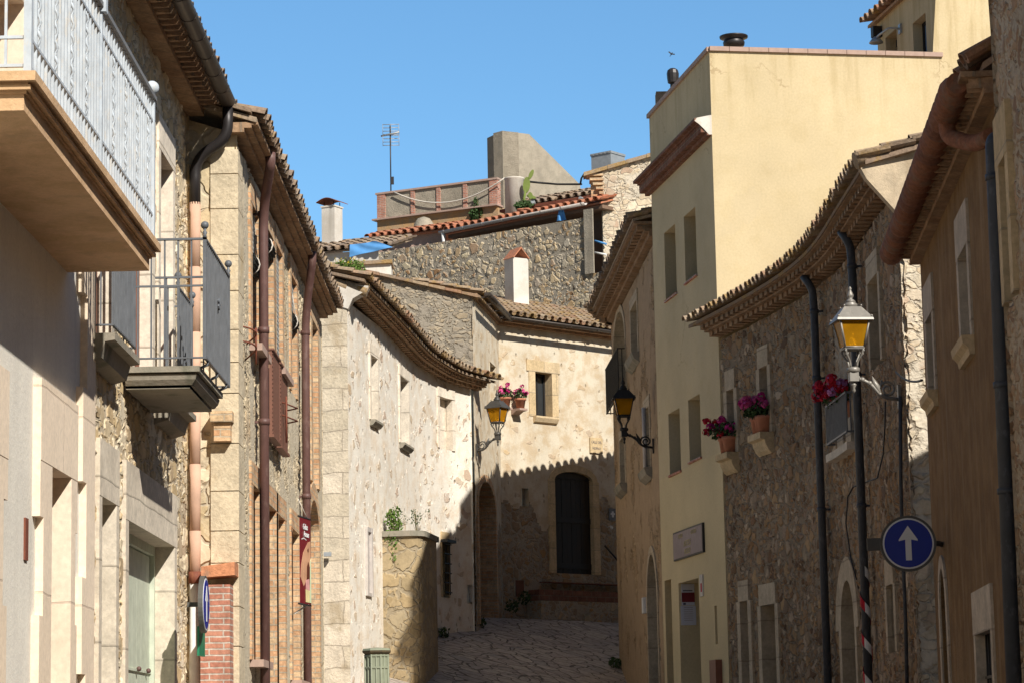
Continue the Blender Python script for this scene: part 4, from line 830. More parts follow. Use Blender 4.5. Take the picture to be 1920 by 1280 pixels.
pv = atY(1376, 83, 41); b = MB(); b.lathe((pv.x, 41, pv.z - .7), [(.06, 0), (.06, .62), (.1, .64), (.17, .67), (.18, .72), (.16, .76), (.155, .78), (.23, .8), (.235, .825), (.1, .85), (.02, .86)], 20); b.build('roof_vent', M['pipe_dark'], hh)
pv = atY(1262, 158, 43); b = MB(); b.lathe((pv.x, 43, pv.z - .5), [(.05, 0), (.05, .5), (.09, .52), (.1, .6), (.105, .68), (.09, .74), (.05, .77), (.01, .78)], 12, smooth=False); b.build('roof_vent', M['pipe_dark'], hh)
pv = atY(1245, 185, 43.4); b = MB(); b.box(pv.x - .14, pv.x + .14, 43.3, 43.6, pv.z - .5, pv.z + .1); b.build('vent_block', M['concrete'], hh)

# ================================================================== RIGHT: brown stone house that curves with the lane
JP = [(3.13, 38.72), (3.58, 36.9), (3.97, 35.0), (4.18, 33.4), (4.25, 32.0), (4.26, 30.2), (4.28, 27.9)]; CJ = Curve(JP); GJ = Frame((4.28, 27.9), (10, 28.5))
hj = thing('house', 'brown stone house with a curving toothed eave and flower boxes on its sills', 'house', CJ)
J = [op(CJ, 1363, 1378, 733, 853), op(CJ, 1424, 1441, 691, 817), op(CJ, 1564, 1602, 740, 853), op(CJ, 1628, 1650, 534, 700)]
J[2]['z1'] += .9
JL = [op(CJ, 1388, 1405, 1127, 1290), op(CJ, 1427, 1456, 1135, 1290), op(CJ, 1577, 1605, 1139, 1290), op(CJ, 1663, 1678, 1098, 1224)]
for h in JL[:3]: h['z0'] = 1.7
JL[2]['rise'] = .62; JL[2]['z1'] = CJ.z(1590, 1086); JL[2]['g'] = .05
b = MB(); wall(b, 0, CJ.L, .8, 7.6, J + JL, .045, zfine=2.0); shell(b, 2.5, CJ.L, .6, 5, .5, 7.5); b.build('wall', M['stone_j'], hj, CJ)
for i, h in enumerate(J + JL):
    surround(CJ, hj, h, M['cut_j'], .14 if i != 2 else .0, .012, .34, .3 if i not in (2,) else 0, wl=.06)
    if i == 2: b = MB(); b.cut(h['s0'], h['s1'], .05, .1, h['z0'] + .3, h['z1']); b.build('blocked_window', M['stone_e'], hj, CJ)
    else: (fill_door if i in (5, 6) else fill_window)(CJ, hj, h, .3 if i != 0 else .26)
for h in J[:2]: b = MB(); e_ = h['z0']; b.prof([(0, e_ - .3), (-.05, e_ - .25), (-.09, e_ - .17), (-.1, e_ - .11), (-.17, e_ - .09), (-.17, e_), (.2, e_), (.2, e_ - .25)], h['s0'] - .14, h['s1'] + .08, .2); b.build('sill', M['cutwarm'], hj, CJ)
h = J[2]; b = MB(); railing(b, h['s0'] - .05, h['s1'] + .05, .1, h['z0'] + .12, h['z0'] + .62, .08, .01, [(h['z0'] + .13, .014, .012), (h['z0'] + .62, .014, .012)], wallgap=0); b.build('window_guard', M['rail_grey'], hj, CJ)
b = MB(); b.prof([(.1, h['z0'] - .1), (-.12, h['z0'] - .1), (-.12, h['z0']), (.1, h['z0'])], h['s0'] - .1, h['s1'] + .1, .3); b.build('sill', M['cutgrey'], hj, CJ)
b = MB(); h = JL[0]
for k in range(3): z = h['z0'] + 1 + k * .32; b.cut(h['s0'], h['s1'], .1, .13, z, z + .02)
for k in range(4): x = h['s0'] + (h['s1'] - h['s0']) * (k + .5) / 4; b.tube([(x, .115, h['z0']), (x, .115, h['z1'])], .01, 5)
b.build('iron_grille', M['iron'], hj, CJ)
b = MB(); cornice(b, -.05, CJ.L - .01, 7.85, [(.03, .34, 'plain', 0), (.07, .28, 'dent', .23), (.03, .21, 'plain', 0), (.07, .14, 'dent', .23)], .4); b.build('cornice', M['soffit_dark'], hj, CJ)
b = MB(); roof_plane(b, -.35, CJ.L + .1, -.36, 7.88, .27, 3.2); tiles(b, -.38, CJ.L + .1, -.44, 7.88, .27, .21, 3); b.build('roof', M['tile_lichen'], hj, CJ)
vj = lambda s: 7.62 + s * .27; b = MB(); wall(b, 0, 5, .8, vj, [], .05, zfine=4.5); b.build('gable_wall', M['stone_t'], hj, GJ)
b = MB(); b.poly([(-.42, 7.82), (-.35, 7.68), (-.02, 7.3), (2.4, 7.6), (2.4, 8.5), (-.3, 7.9)], -.012, .1); b.build('verge_plaster', M['plaster_v'], hj, GJ)
b = MB()
for k in range(7): b.cr = random.random(); s_ = -.46 + k * .42; b.tube([(s_, .02, 7.9 + .27 * (s_ + .4)), (s_ + .46, .02, 7.92 + .27 * (s_ + .86))], [.085, .1][::-1], 10)
b.build('verge_tiles', M['tile_lichen'], hj, GJ)
for px, yt, ytop in ((1525, 545, 515), (1596, 462, 425)):
    s_, zt_ = CJ.at(px, yt, .09); b = MB(); b.tube(bend([(s_ - .08, -.2, zt_ + .2), (s_, -.14, zt_ + .08), (s_, -.1, zt_ - .02), (s_, -.09, zt_ - .3), (s_, -.09, .9)], 5), .052, 12)
    for y in (yt + 40, 712, 960): z = CJ.z(px, y, .09); b.tube([(s_, -.09, z - .025), (s_, -.09, z + .025)], .062, 12); b.box(s_ - .012, s_ + .012, -.06, .03, z - .012, z + .012)
    b.build('downpipe', M['pipe_blue'], hj, CJ)
b = MB(); P = []
for px, y in ((1688, 742), (1689, 900), (1693, 1040), (1698, 1160), (1701, 1290)): s_, z_ = CJ.at(px, y, .04); P.append((s_, -.04, z_))
b.tube(P, .022, 6); b.build('conduit', M['pipe_blue'], hj, CJ)

# ================================================================== RIGHT: ochre house, then the near stone house
FK = Frame((3.895, 24.2), (3.455, 17.9)); KG = Frame((3.80, 24.2), (3.80, 24.2)) if 0 else None
hk = thing('house', 'ochre rendered house with pale stone windows and a ribbed clay gutter', 'house', FK)
K = [op(FK, 1739, 1754, 605, 758), op(FK, 1800, 1821, 486, 667), op(FK, 1764, 1779, 1100, 1290), op(FK, 1833, 1864, 1190, 1290)]
K[2]['rise'] = .35; K[2]['z1'] = FK.z(1772, 1062); K[2]['z0'] = K[3]['z0'] = 1.2; K[2]['g'] = .02
b = MB(); wall(b, 0, FK.L + .5, .2, 6.05, K, .3); reveal(b, K[2], .3); b.quad((0, 0, 0), (0, 0, 6.05), (0, 5, 7.5), (0, 5, 0)); shell(b, .05, FK.L, .6, 5, 0, 5.9); b.build('wall', M['plaster_k'], hk, FK)
for i, h in enumerate(K):
    surround(FK, hk, h, M['cut_k'], .14, .02, .3, .34 if i != 2 else .12, wl=.14); fill_window(FK, hk, h, .24, bars=2 if i < 2 else 1)
for h in K[:2]: b = MB(); e_ = h['z0']; b.prof([(0, e_ - .15), (-.04, e_ - .15), (-.05, e_ - .1), (-.09, e_ - .06), (-.1, e_), (.2, e_), (.2, e_ - .15)], h['s0'] - .08, h['s1'] + .12); b.build('sill', M['cutwarm'], hk, FK)
b = MB(); h = K[3]
for k in range(7): x = h['s0'] + (h['s1'] - h['s0']) * (k + .5) / 7; b.tube([(x, .06, h['z0']), (x, .06, h['z1'])], .011, 5)
b.box(h['s0'], h['s1'], .045, .06, 2.05, 2.07); b.build('iron_grille', M['iron'], hk, FK)
b = MB(); cornice(b, -.02, FK.L + .3, 6.2, [(.04, .26, 'plain', 0), (.07, .2, 'saw', .13), (.05, .1, 'plain', 0)], 9); b.build('cornice', M['soffit'], hk, FK)
b = MB(); roof_plane(b, -.03, FK.L + .3, -.1, 6.26, .58, 3.6); tiles(b, -.03, FK.L + .3, -.18, 6.25, .58, .22, 3); 
rk = b.build('roof', M['tile'], hk, FK)
b = MB(); x = -.1; k = 0                                          # ribbed clay gutter: short sleeves, each with a raised collar
while x < FK.L - .05: b.cr = random.random(); b.tube([(x, -.26, 6.17), (x + .02, -.26, 6.17), (x + .07, -.26, 6.17), (x + .12, -.26, 6.17), (x + .3, -.26, 6.17)], [.1, .116, .112, .094, .078], 14); x += .27
gk = b.build('clay_gutter', M['tile_ceramic'], hk, FK)
b = MB(); sx = FK.L - .75; b.tube(bend([(sx, -.26, 6.14), (sx, -.26, 5.98), (sx + .3, -.1, 5.84), (sx + .66, -.02, 5.82)], 5), .062, 12); b.build('clay_elbow', M['tile_ceramic'], gk, FK)
pp = atY(1862, 262, 17.55); q2 = atY(1903, 1280, 17.4); b = MB(); b.tube(bend([(pp.x + .1, 17.6, pp.z + .04), (pp.x, 17.55, pp.z), (q2.x, 17.5, .2)], 4), .057, 12)
for y in (330, 720, 920): z = atY(1870, y, 17.5).z; t_ = (pp.z - z) / (pp.z - .2); b.tube([(pp.x + (q2.x - pp.x) * t_, 17.55 - .05 * t_, z + .02), (pp.x + (q2.x - pp.x) * t_, 17.55 - .05 * t_, z - .02)], .066, 12)
b.build('downpipe', M['pipe_blue'], hk)
FL = Frame((3.37, 17.45), (3.09, 13.0)); LL = 24; LS = Frame((9, 17.9), (3.36, 17.45)); hl = thing('house', 'near stone house filling the right edge, above a slate drainpipe', 'house', FL)
LW = op(FL, 1877, 1896, 312, 585); b = MB(); wall(b, 0, 3, .1, 8.5, [LW], .04, zfine=1.0); wall(b, 3, LL, .1, 8.5, [], .8); shell(b, 0.02, LL, .5, 5, 0, 8.4); b.quad((0, 0, 0), (0, 0, 8.5), (0, .5, 8.5), (0, .5, 0)); b.build('wall', M['stone_l'], hl, FL)
b = MB(); wall(b, 0, LS.L, .1, 8.5, [], .3); b.build('rear_wall', M['stone_l'], hl, LS)
surround(FL, hl, LW, M['cutwarm'], .16, .02, .3, .35, wl=.16); fill_window(FL, hl, LW, .22)
b = MB(); cornice(b, 0, LL, 8.75, [(.05, .25, 'plain', 0), (.2, .1, 'plain', 0)], 9); b.build('cornice', M['soffit'], hl, FL)
b = MB(); roof_plane(b, -.1, LL, -.3, 8.8, .28, 2.6); tiles(b, -.1, FL.L, -.36, 8.8, .28, .22, 2); b.build('roof', M['tile'], hl, FL)

# ================================================================== UPPER TOWN behind the roofs
def FZ(pa, pb, z): return Frame(atZ(*pa, z), atZ(*pb, z))
FF = FZ((664, 481), (1098, 407), 15.9)
hf = thing('wall', 'tall grey-mortared rubble wall rising behind the chimney and lichen roofs', 'wall', FF)
sE = FF.s(1096, 450); b = MB(); wall(b, -3, sE, 9, 15.9, [], .07); wall(b, sE, sE + .9, 9, 14.3, [], .07); shell(b, -3, sE + .9, .1, .6, 9, 14.2); b.build('masonry', M['stone_f'], hf, FF)
b = MB(); b.box(sE - .0, sE + .3, -.02, .02, 14.3, 16.1); b.build('end_pier', M['concrete_l'], hf, FF)
hg = thing('house', 'terraced house on the hill with a panelled parapet, red tile eave and bare render mass', 'house', FF)
# pink wall with its own tile eave, then the long eave with a pale gutter
G1 = FZ((700, 449), (862, 428), 16.55); zp = 16.55
b = MB(); wall(b, 0, G1.L * .84, 14, zp - .05, [], .5); b.build('pink_wall', M['plaster_pink'], hg, G1); b = MB(); roof_plane(b, -.2, G1.L, -.15, zp, .3, 1.2); tiles(b, -.2, G1.L, -.25, zp - .02, .3, .27, 3); b.build('roof', M['tile_red'], hg, G1)
G2 = FZ((838, 441), (1116, 386), 16.35); zg2 = 16.35
b = MB(); roof_plane(b, 0, G2.L + .3, -.1, zg2 + .05, .3, 1.2); tiles(b, 0, G2.L + .3, -.2, zg2 + .06, .3, .27, 3); b.build('roof', M['tile_red'], hg, G2)
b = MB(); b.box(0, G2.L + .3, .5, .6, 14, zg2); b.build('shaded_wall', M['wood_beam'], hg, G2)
b = MB(); b.box(.1, G2.L + .3, -.05, .5, zg2 - .12, zg2 - .02); b.build('eave_beam', M['wood_beam'], hg, G2)
b = MB(); b.smooth = True; P = [(.075 * cos(pi + pi * k / 8), .075 * sin(pi + pi * k / 8)) for k in range(9)]; b.prof([(q - .3, z + zg2 + .06) for q, z in P] + [(q * .85 - .3, z * .85 + zg2 + .06) for q, z in reversed(P)], 0, G2.L - .1, 9); b.smooth = False
for k in range(8): x = .2 + k * (G2.L - .4) / 7; b.prof([(q * 1.08 - .3, z * 1.08 + zg2 + .06) for q, z in P] + [(q - .3, z + zg2 + .065) for q, z in reversed(P)], x - .02, x + .02)
gu = b.build('gutter', M['gutter_w'], hg, G2); b = MB(); b.tube([(.12, -.3, zg2 + .05), (.12, -.25, zg2 - .6)], .05, 8); b.build('downpipe', M['pipe_white'], gu, G2)
# ochre wall and panelled parapet above
G3 = FZ((707, 412), (922, 385), 18.2); zq0 = 18.2; zq1 = zq0 + .8
b = MB(); wall(b, 0, G3.L + .2, 15.5, zq0 - .04, [], 1); shell(b, 0, G3.L + .2, .02, 6, 15.5, zq0 - .05); b.build('ochre_wall', M['plaster_o'], hg, G3)
b = MB(); b.box(-.12, G3.L + .25, -.14, .3, zq0 - .05, zq0); b.box(-.05, G3.L + .22, -.02, .3, zq1, zq1 + .06); b.build('ledge', M['coping'], hg, G3)
L_ = G3.L + .2; pw = [0, .3, L_ * .285 - .0, L_ * .285 + .14, L_ * .5, L_ * .5 + .14, L_ * .72, L_ * .72 + .14, L_ - .28, L_]
b = MB(); b.box(.02, L_ - .02, .04, .2, zq0, zq1); b.build('parapet_panel', M['concrete_l'], hg, G3)
for k in range(5): b = MB(); b.box(pw[2 * k], pw[2 * k + 1], 0, .24, zq0, zq1); b.build('brick_pier', M['brick_red'], hg, G3)
b = MB(); s_, z_ = G3.at(799, 430, .3); b.lathe((s_, -.45, z_ - .8), [(.34, 0), (.34, .7), (.3, .95), (.2, 1.1), (.05, 1.16)], 14); b.build('vent_dome', M['concrete_l'], hg, G3)
# bare render mass: square end with a sloping back
c0, c1, c2 = atY(943, 300, 84), atY(914, 300, 85), atY(1090, 300, 86.5); GC = Frame((c0.x, 84), (c2.x, 86.5)); GD = Frame((c1.x, 85), (c0.x, 84))
zt_ = GC.z(944, 246); za = GC.s(992, 252), GC.z(992, 252); zb_ = GC.s(1088, 346), GC.z(1088, 347)
b = MB(); b.poly([(0, 17), (GC.L + .1, 17), zb_, za, (0, zt_)], 0, .45); b.build('render_mass', M['concrete_l'], hg, GC)
b = MB(); b.box(0, GD.L - .003, 0, .6, 17, zt_ - .003); b.build('render_side', M['concrete'], hg, GD)
G4 = FZ((945, 392), (1137, 361), 17.9); b = MB(); b.box(0, G4.L, 0, .1, 16.4, 17.78); b.build('upper_wall', M['plaster_o'], hg, G4); b = MB(); b.box(-.1, G4.L, -.1, .2, 17.78, 17.87); b.build('eave_board', M['rust'], hg, G4)
b = MB(); roof_plane(b, 0, G4.L + .2, .0, 17.9, .32, 1.6); tiles(b, .2, G4.L + .2, -.05, 17.88, .32, .28, 5, jit=.03); b.build('roof', M['tile_grey'], hg, G4)
b = MB(); b.tube([G4.M.inverted() @ Vector(atY(1002, 388, 78.2)), G4.M.inverted() @ (Vector(atY(1002, 388, 78.2)) + Vector((.3, -.5, .02)))], .07, 8)
p1 = G4.s(1000, 384), G4.z(1000, 384); b = MB(); b.tube([(p1[0], .05, p1[1]), (p1[0] + .25, -.4, p1[1])], .07, 8); p1 = G4.s(1093, 376), G4.z(1093, 376); b.tube([(p1[0], .05, p1[1]), (p1[0] + .1, -.3, p1[1])], .06, 8); b.build('spout', M['zinc'], hg, G4)
pc = atY(965, 392, 77.3); pt = atY(965, 336, 77.3); b = MB(); b.lathe((pc.x, 77.3, pc.z - .4), [(.29, 0), (.29, pt.z - pc.z + .36), (.31, pt.z - pc.z + .38), (.31, pt.z - pc.z + .42), (.02, pt.z - pc.z + .43)], 20); b.build('flue_pipe', M['plaster_w'], hg)
# stone tower house on the right
TF = Frame((2.585, 70.5), (8, 70.5)); ht = thing('house', 'pale stone gable house with a lichen-topped verge, behind the yellow house', 'house', TF)
zl_, zr_ = TF.z(1105, 324), TF.z(1218, 291); sl, sr = TF.s(1105, 324), TF.s(1218, 291); tv = lambda s: zl_ + (s - sl) * (zr_ - zl_) / (sr - sl)
b = MB(); wall(b, 0, 5, 10, lambda s: tv(s) - .02, [], .06); shell(b, .0, 5, .12, 5, 10, zl_ - .1); b.build('wall', M['stone_t'], ht, TF)
b = MB()
for k in range(5): z = tv(0) - .12 - .13 * k; b.box(-.42 + .085 * k, .05, -.03, .5, z - .07, z)
b.box(-.3, 0, .1, .5, tv(0) - .8, tv(0) - .12); b.build('eave_bricks', M['brick_tan'], ht, TF)
b = MB(); s_ = -.5
while s_ < 4.5: b.cr = random.random(); w = random.uniform(.4, .7); b.poly([(s_, tv(s_) - .07), (s_ + w, tv(s_ + w) - .07), (s_ + w, tv(s_ + w) + .03), (s_, tv(s_) + .04)], -.1, .4); s_ += w + .01
b.build('verge_tiles', M['tile_lichen'], ht, TF)
DW = Frame((2.08, 71.2), (2.8, 71.2)); b = MB(); z0, z1 = DW.z(1125, 482), DW.z(1125, 398); b.box(-.02, .12, 0, .3, z0, z1); b.build('door_jamb', M['plaster_pink'], ht, DW); b = MB(); b.box(.12, .6, .1, .3, z0 - .4, z1 + .1); b.build('doorway', M['dark'], ht, DW)
# lower roof on the left with the white chimney
N1 = Frame((-6.4, 66.6), (-3.4, 65.6)); hn = thing('house', 'low white-walled house with an old tile roof and a white chimney, far upper left', 'house', N1)
zA, zB_ = N1.z(590, 475), N1.z(698, 449); b = MB(); ze = (zA + zB_) / 2; wall(b, -2, N1.L, 11, ze - .16, [], 1); b.build('wall', M['plaster_w'], hn, N1)
b = MB(); roof_plane(b, -2, N1.L + .4, -.1, ze - .12, .3, 1.6, back=False); tiles(b, -2, N1.L + .4, -.2, ze - .14, .3, .24, 5, L=.42, jit=.02); b.build('roof', M['tile_grey'], hn, N1)
pc = atY(623, 452, 67.3); zt_ = atY(623, 391, 67.3).z; FCh = frame_at((pc.x, 67.3, 0), R(-28)); b = MB(); w = .2; b.box(-w, w, -w, w, pc.z - .6, zt_); b.box(-w - .02, w + .02, -w - .02, w + .02, zt_, zt_ + .04); ch = b.build('chimney', M['plaster_w'], hn, FCh)
b = MB(); 
for x in (-.15, .15):
    for y in (-.15, .15): b.tube([(x, y, zt_), (x, y, zt_ + .16)], .012, 5)
b.build('cap_legs', M['iron'], ch, FCh); b = MB(); Pc = [(-.3 + .6 * k / 10, zt_ + .12 + .1 * sin(pi * k / 10)) for k in range(11)]; b.poly(Pc + [(x, z + .015) for x, z in reversed(Pc)], -.32, .32); b.build('chimney_cap', M['rust'], ch, FCh)

# ================================================================== small things
# aerial
pa, pt = atY(733, 362, 81.6), atY(731, 236, 81.6); fr = frame_at((pa.x, 80.3, 0)); an = thing('antenna', 'tall thin television antenna above the panelled parapet', 'antenna', fr, M=Matrix.Translation((pa.x, 81.6, pa.z)))
h_ = pt.z - pa.z; fr = Frame((0, 0), (1, 0)); fr.M = WM[an.name]
b = MB(); b.tube([(0, 0, -.4), (-.0, 0, h_)], .022, 6); b.box(.0, .1, -.05, .05, .28, .52); b.build('mast', M['pipe_dark'], an, fr)
b = MB(); b.tube([(-.3, .1, h_ - .32), (.3, -.15, h_ - .26)], .03, 6)
for zc in (h_ - .14, h_ - .5): 
    for k in range(4): z = zc - .15 + .11 * k; b.tube([(-.24, .02, z), (.28, .02, z)], .012, 5)
    for x in (-.24, .02, .28): b.tube([(x, .02, zc - .17), (x, .02, zc + .2)], .009, 5)
b.build('aerial_head', M['zinc'], an, fr)
# ventilation box on the pale stone house
fr = frame_at((atY(1140, 300, 71.6).x, 71.6, 0), R(-38)); z0 = atY(1140, 322, 71.6).z - .3; z1 = atY(1140, 291, 71.6).z; b = MB(); b.box(-.34, .34, -.34, .34, z0, z1); b.box(-.36, .36, -.36, .36, z1 - .05, z1 + .015)
for k in range(5): b.box(-.33 + .135 * k, -.25 + .135 * k, -.37, -.36, z1 - .03, z1 - .0)
tag(b.build('ventilation_box', M['zinc'], None, fr), 'grey metal ventilation box on top of the pale stone gable house', 'ventilation box')
# tarps
def cloth(name, pts, Y, mat, label, nx=14, ny=8, amp=.06, folds=5):
    (ax, ay), (bx, by), (cx, cy), (dx, dy) = pts; b = MB(); b.smooth = True; v = []
    for i in range(nx + 1):
        for j in range(ny + 1):
            u, w = i / nx, j / ny; px = (ax * (1 - u) + bx * u) * (1 - w) + (dx * (1 - u) + cx * u) * w; py = (ay * (1 - u) + by * u) * (1 - w) + (dy * (1 - u) + cy * u) * w
            p = atY(px, py, Y); p = p + Vector((0, amp * (sin(u * folds * 2.2 + w * 2) + .5 * sin(u * 11 - w * 5)), amp * .15 * sin(u * 9))); v.append(p)
    k = ny + 1; f = [(i * k + j, i * k + j + 1, i * k + k + j + 1, i * k + k + j) for i in range(nx) for j in range(ny)]; b.add(v, f); b.add([p + Vector((0, .012, 0)) for p in v], [q[::-1] for q in f])
    return tag(b.build(name, mat), label, 'tarpaulin')
cloth('tarpaulin', [(656, 459), (705, 453), (737, 464), (655, 482)], 64.8, M['tarp'], 'bright blue tarpaulin stretched over the low wall beside the white chimney', amp=.03, folds=2)
pz = G2.world((G2.s(1052, 400), -.45, 0)); cloth('tarpaulin', [(1048, 392), (1056, 391), (1062, 413), (1044, 415)], pz.y, M['tarp'], 'small blue cloth hanging over the pale gutter under the red tiles', nx=8, ny=8, amp=.03)
# ropes and cables
def cable(name, label, P, r, mat, cat='cable'):
    b = MB(); b.tube(P, r, 6); return tag(b.build(name, mat), label, cat)
def sag(a, c, d, n=14): return [a.lerp(c, i / n) - Vector((0, 0, d * 4 * (i / n) * (1 - i / n))) for i in range(n + 1)]
q0, q1 = G3.world((G3.s(740, 361), -.06, G3.z(740, 361))), G3.world((G3.s(946, 334, .1), -.1, G3.z(946, 334, .1)))
cable('rope', 'white rope sagging across the front of the panelled parapet', sag(q0, q1, .55), .022, M['rope'], 'rope')
cable('cable', 'black cable strung along the bare render mass behind the cactus', [atY(x, y, 83 if x < 1080 else 80) for x, y in ((981, 340), (1010, 343), (1045, 346), (1090, 346))], .035, M['black'])
cable('hose', 'black hose arching down from the pale stone gable house', [atY(x, y, 70.9) for x, y in ((1088, 347), (1090, 335), (1095, 327), (1103, 325))], .028, M['black'], 'hose')
for (xa, ya), (xb, yb), mt, lb in (((1115, 452), (1137, 458), 'tarp', 'thin blue pole sticking out beside the dark upper doorway'), ((1115, 474), (1137, 478), 'white', 'thin white pole sticking out below the blue pole at the upper doorway')):
    cable('pole', lb, [atY(xa, ya, 70.6), atY(xb, yb, 70.4)], .03, M[mt], 'pole')
# plants
def clump(b, c, rad, n, size, fl=False, up=0.):
    for _ in range(n):
        while True:
            p = Vector((random.uniform(-1, 1), random.uniform(-1, 1), random.uniform(-1, 1)))
            if .15 < p.length < 1: break
        p = Vector((c[0] + p.x * rad[0], c[1] + p.y * rad[1], c[2] + p.z * rad[2])); s = size * random.uniform(.6, 1.3); b.cr = random.random()
        a = Vector((random.gauss(0, 1), random.gauss(0, 1), random.gauss(0, .6) + up)).normalized(); u = a.orthogonal().normalized() * s; w = a.cross(u).normalized() * s * .75
        b.add([p - u, p - w * .8 + a * s * .15, p + u, p + w * .8 + a * s * .15], [(0, 1, 2, 3)])
def bloom(b, c, r, n=22):                                        # a geranium head: many petals over a ball
    for _ in range(n):
        a = Vector((random.gauss(0, 1), random.gauss(0, 1), random.gauss(0, 1) + .3)).normalized(); p = Vector(c) + a * r * random.uniform(.7, 1); u = a.orthogonal().normalized() * r * .42; w = a.cross(u); b.add([p - u, p - w, p + u, p + w], [(0, 1, 2, 3)])
def stems(b, c, n, h, spread, r=.006, droop=0):
    tips = []
    for _ in range(n):
        a = random.uniform(0, 2 * pi); s = spread * random.uniform(.2, 1); t = Vector(c) + Vector((cos(a) * s, sin(a) * s, h * random.uniform(.6, 1.05))); m = (Vector(c) + t) / 2 + Vector((-cos(a) * s * .15, -sin(a) * s * .15, h * .1)); b.tube([Vector(c), m, t], [r, r * .8, r * .5], 4, cap=False); tips.append(t)
    return tips
p0 = atY(654, 515, 46.2); w = thing('wild_plant', 'wild green tuft with yellow flowers growing on the roof edge', 'plant', M=Matrix.Translation(p0)); fr = Frame((0, 0), (1, 0)); fr.M = WM[w.name]
b = MB(); tips = []
for dx in (-.2, -.08, .05, .17): tips += stems(b, (dx, .05 * random.random(), -.05), 16, .34, .16, .005)
clump(b, (0, 0, .1), (.33, .18, .17), 620, .028); b.build('foliage', M['leaf_lit'], w, fr)
b = MB()
for t in tips: 
    if random.random() < .8: bloom(b, t, .018, 6)
tag(b.build('flowers', M['yellow'], w, fr), kind='stuff')
p0 = atY(893, 415, 79.2); w = thing('shrub', 'dark green shrub growing out of the ochre wall below the parapet', 'plant', M=Matrix.Translation(p0)); fr.M = WM[w.name]
fr = Frame((0, 0), (1, 0)); fr.M = WM[w.name]; b = MB(); tips = stems(b, (0, 0, -.1), 14, .75, .22, .012); b.build('stems', M['leaf_dry'], w, fr); b = MB(); clump(b, (.02, -.1, .2), (.24, .2, .32), 420, .055); clump(b, (0, -.1, .55), (.1, .1, .2), 60, .045); b.build('foliage', M['leaf'], w, fr)
p0 = atY(984, 388, 76.9); w = thing('cactus', 'lanky green prickly pear standing by the flue pipe', 'cactus', M=Matrix.Translation(p0)); fr = Frame((0, 0), (1, 0)); fr.M = WM[w.name]
b = MB()
def pad(b, c, l, wd, ang):
    P = [(c[0] + cos(ang + pi / 2) * l * (.5 - .5 * cos(t)) + cos(ang) * wd * sin(t), c[2] + sin(ang + pi / 2) * l * (.5 - .5 * cos(t)) + sin(ang) * wd * sin(t)) for t in [2 * pi * k / 16 for k in range(16)]]; b.poly(P, c[1] - .03, c[1] + .03)
b.tube([(0, 0, -.1), (-.02, 0, .25), (.04, 0, .5)], [.05, .04, .035], 8); pad(b, (.04, 0, .42), .5, .11, -.1); pad(b, (.14, 0, .85), .32, .06, -.45); pad(b, (.06, 0, .35), .3, .05, -1.9); pad(b, (.2, -.03, .22), .22, .07, .2); b.build('pads', M['cactus'], w, fr)
for i, (px, py) in enumerate(((976, 392), (987, 391))):
    p0 = atY(px, py, 76.6); w = thing('potted_plant', ('small potted grass plant just left of the prickly pear', 'small spiky potted plant right of the prickly pear foot')[i], 'plant', M=Matrix.Translation(p0)); fr = Frame((0, 0), (1, 0)); fr.M = WM[w.name]
    b = MB(); b.lathe((0, 0, -.25), [(.08, 0), (.11, .2), (.12, .2), (.12, .24), (.1, .24)], 12); b.build('pot', M['pot'], w, fr); b = MB(); clump(b, (0, 0, .1), (.2, .12, .14), 130, .05); stems(b, (0, 0, 0), 18, .32, .2, .008); b.build('foliage', M['leaf'], w, fr)
# climbers on the buttress
p0 = CF.world((sb + .1, -.12, CF.z(726, 1060, .1))); zt_ = CF.z(726, 955, .1); w = thing('climber', 'leafy green climber hanging in the corner beside the buttress', 'plant', M=Matrix.Translation(p0)); fr = Frame((0, 0), (1, 0)); fr.M = WM[w.name]; hh_ = zt_ - p0.z
b = MB(); b.tube([(0, 0, 0), (.03, -.05, hh_ * .5), (0, 0, hh_)], .012, 5); b.build('stem', M['leaf_dry'], w, fr)
b = MB()
for k in range(9): clump(b, (.02 + .1 * random.random(), -.06, hh_ * (.08 + k * .11)), (.11 + .05 * (k > 3), .12, .13), (22, 90)[k > 2], .032)
b.build('foliage', M['leaf_lit'], w, fr)
p0 = CF.world((sb + .9, -.35, ztb + .1)); w = thing('wild_plant', 'thin dry weeds growing on top of the buttress cap', 'plant', M=Matrix.Translation(p0)); fr = Frame((0, 0), (1, 0)); fr.M = WM[w.name]
b = MB(); tips = stems(b, (-.3, 0, 0), 60, .34, .3, .003) + stems(b, (.1, 0, 0), 10, .5, .25, .004); b.build('stems', M['leaf_dry'], w, fr); b = MB()
for t in tips[-10:]: clump(b, t - Vector((0, 0, .08)), (.05, .05, .1), 12, .02)
b.build('leaves', M['leaf'], w, fr)
for (px, py, F_, n, lb) in ((984, 1130, EF, .35, 'weed tuft at the foot of the brick bench'), (960, 1146, EF, .5, 'low weed on the stone ledge at the dark lane end')):
    p0 = F_.world((F_.s(px, py, n), -n, F_.z(px, py, n))); w = thing('weed', lb, 'plant', M=Matrix.Translation(p0)); fr = Frame((0, 0), (1, 0)); fr.M = WM[w.name]; b = MB(); clump(b, (0, 0, .12), (.16, .1, .16), 120, .035); b.build('foliage', M['leaf'], w, fr)
for (x, y, lb) in ((-.78, 54.3, 'weed at the wall foot beside the arched side door'), (-1.5, 52.3, 'weed along the shaded wall foot past the buttress'), (1.97, 53.2, 'weed at the corner foot of the dark stone house'), (2.12, 50.6, 'weed farther down the foot of the dark stone house wall')):
    w = thing('weed', lb, 'plant', M=Matrix.Translation((x, y, gz(x, y)))); fr = Frame((0, 0), (1, 0)); fr.M = WM[w.name]; b = MB(); clump(b, (0, 0, .1), (.14, .22, .13), 120, .035); b.build('foliage', M['leaf'], w, fr)

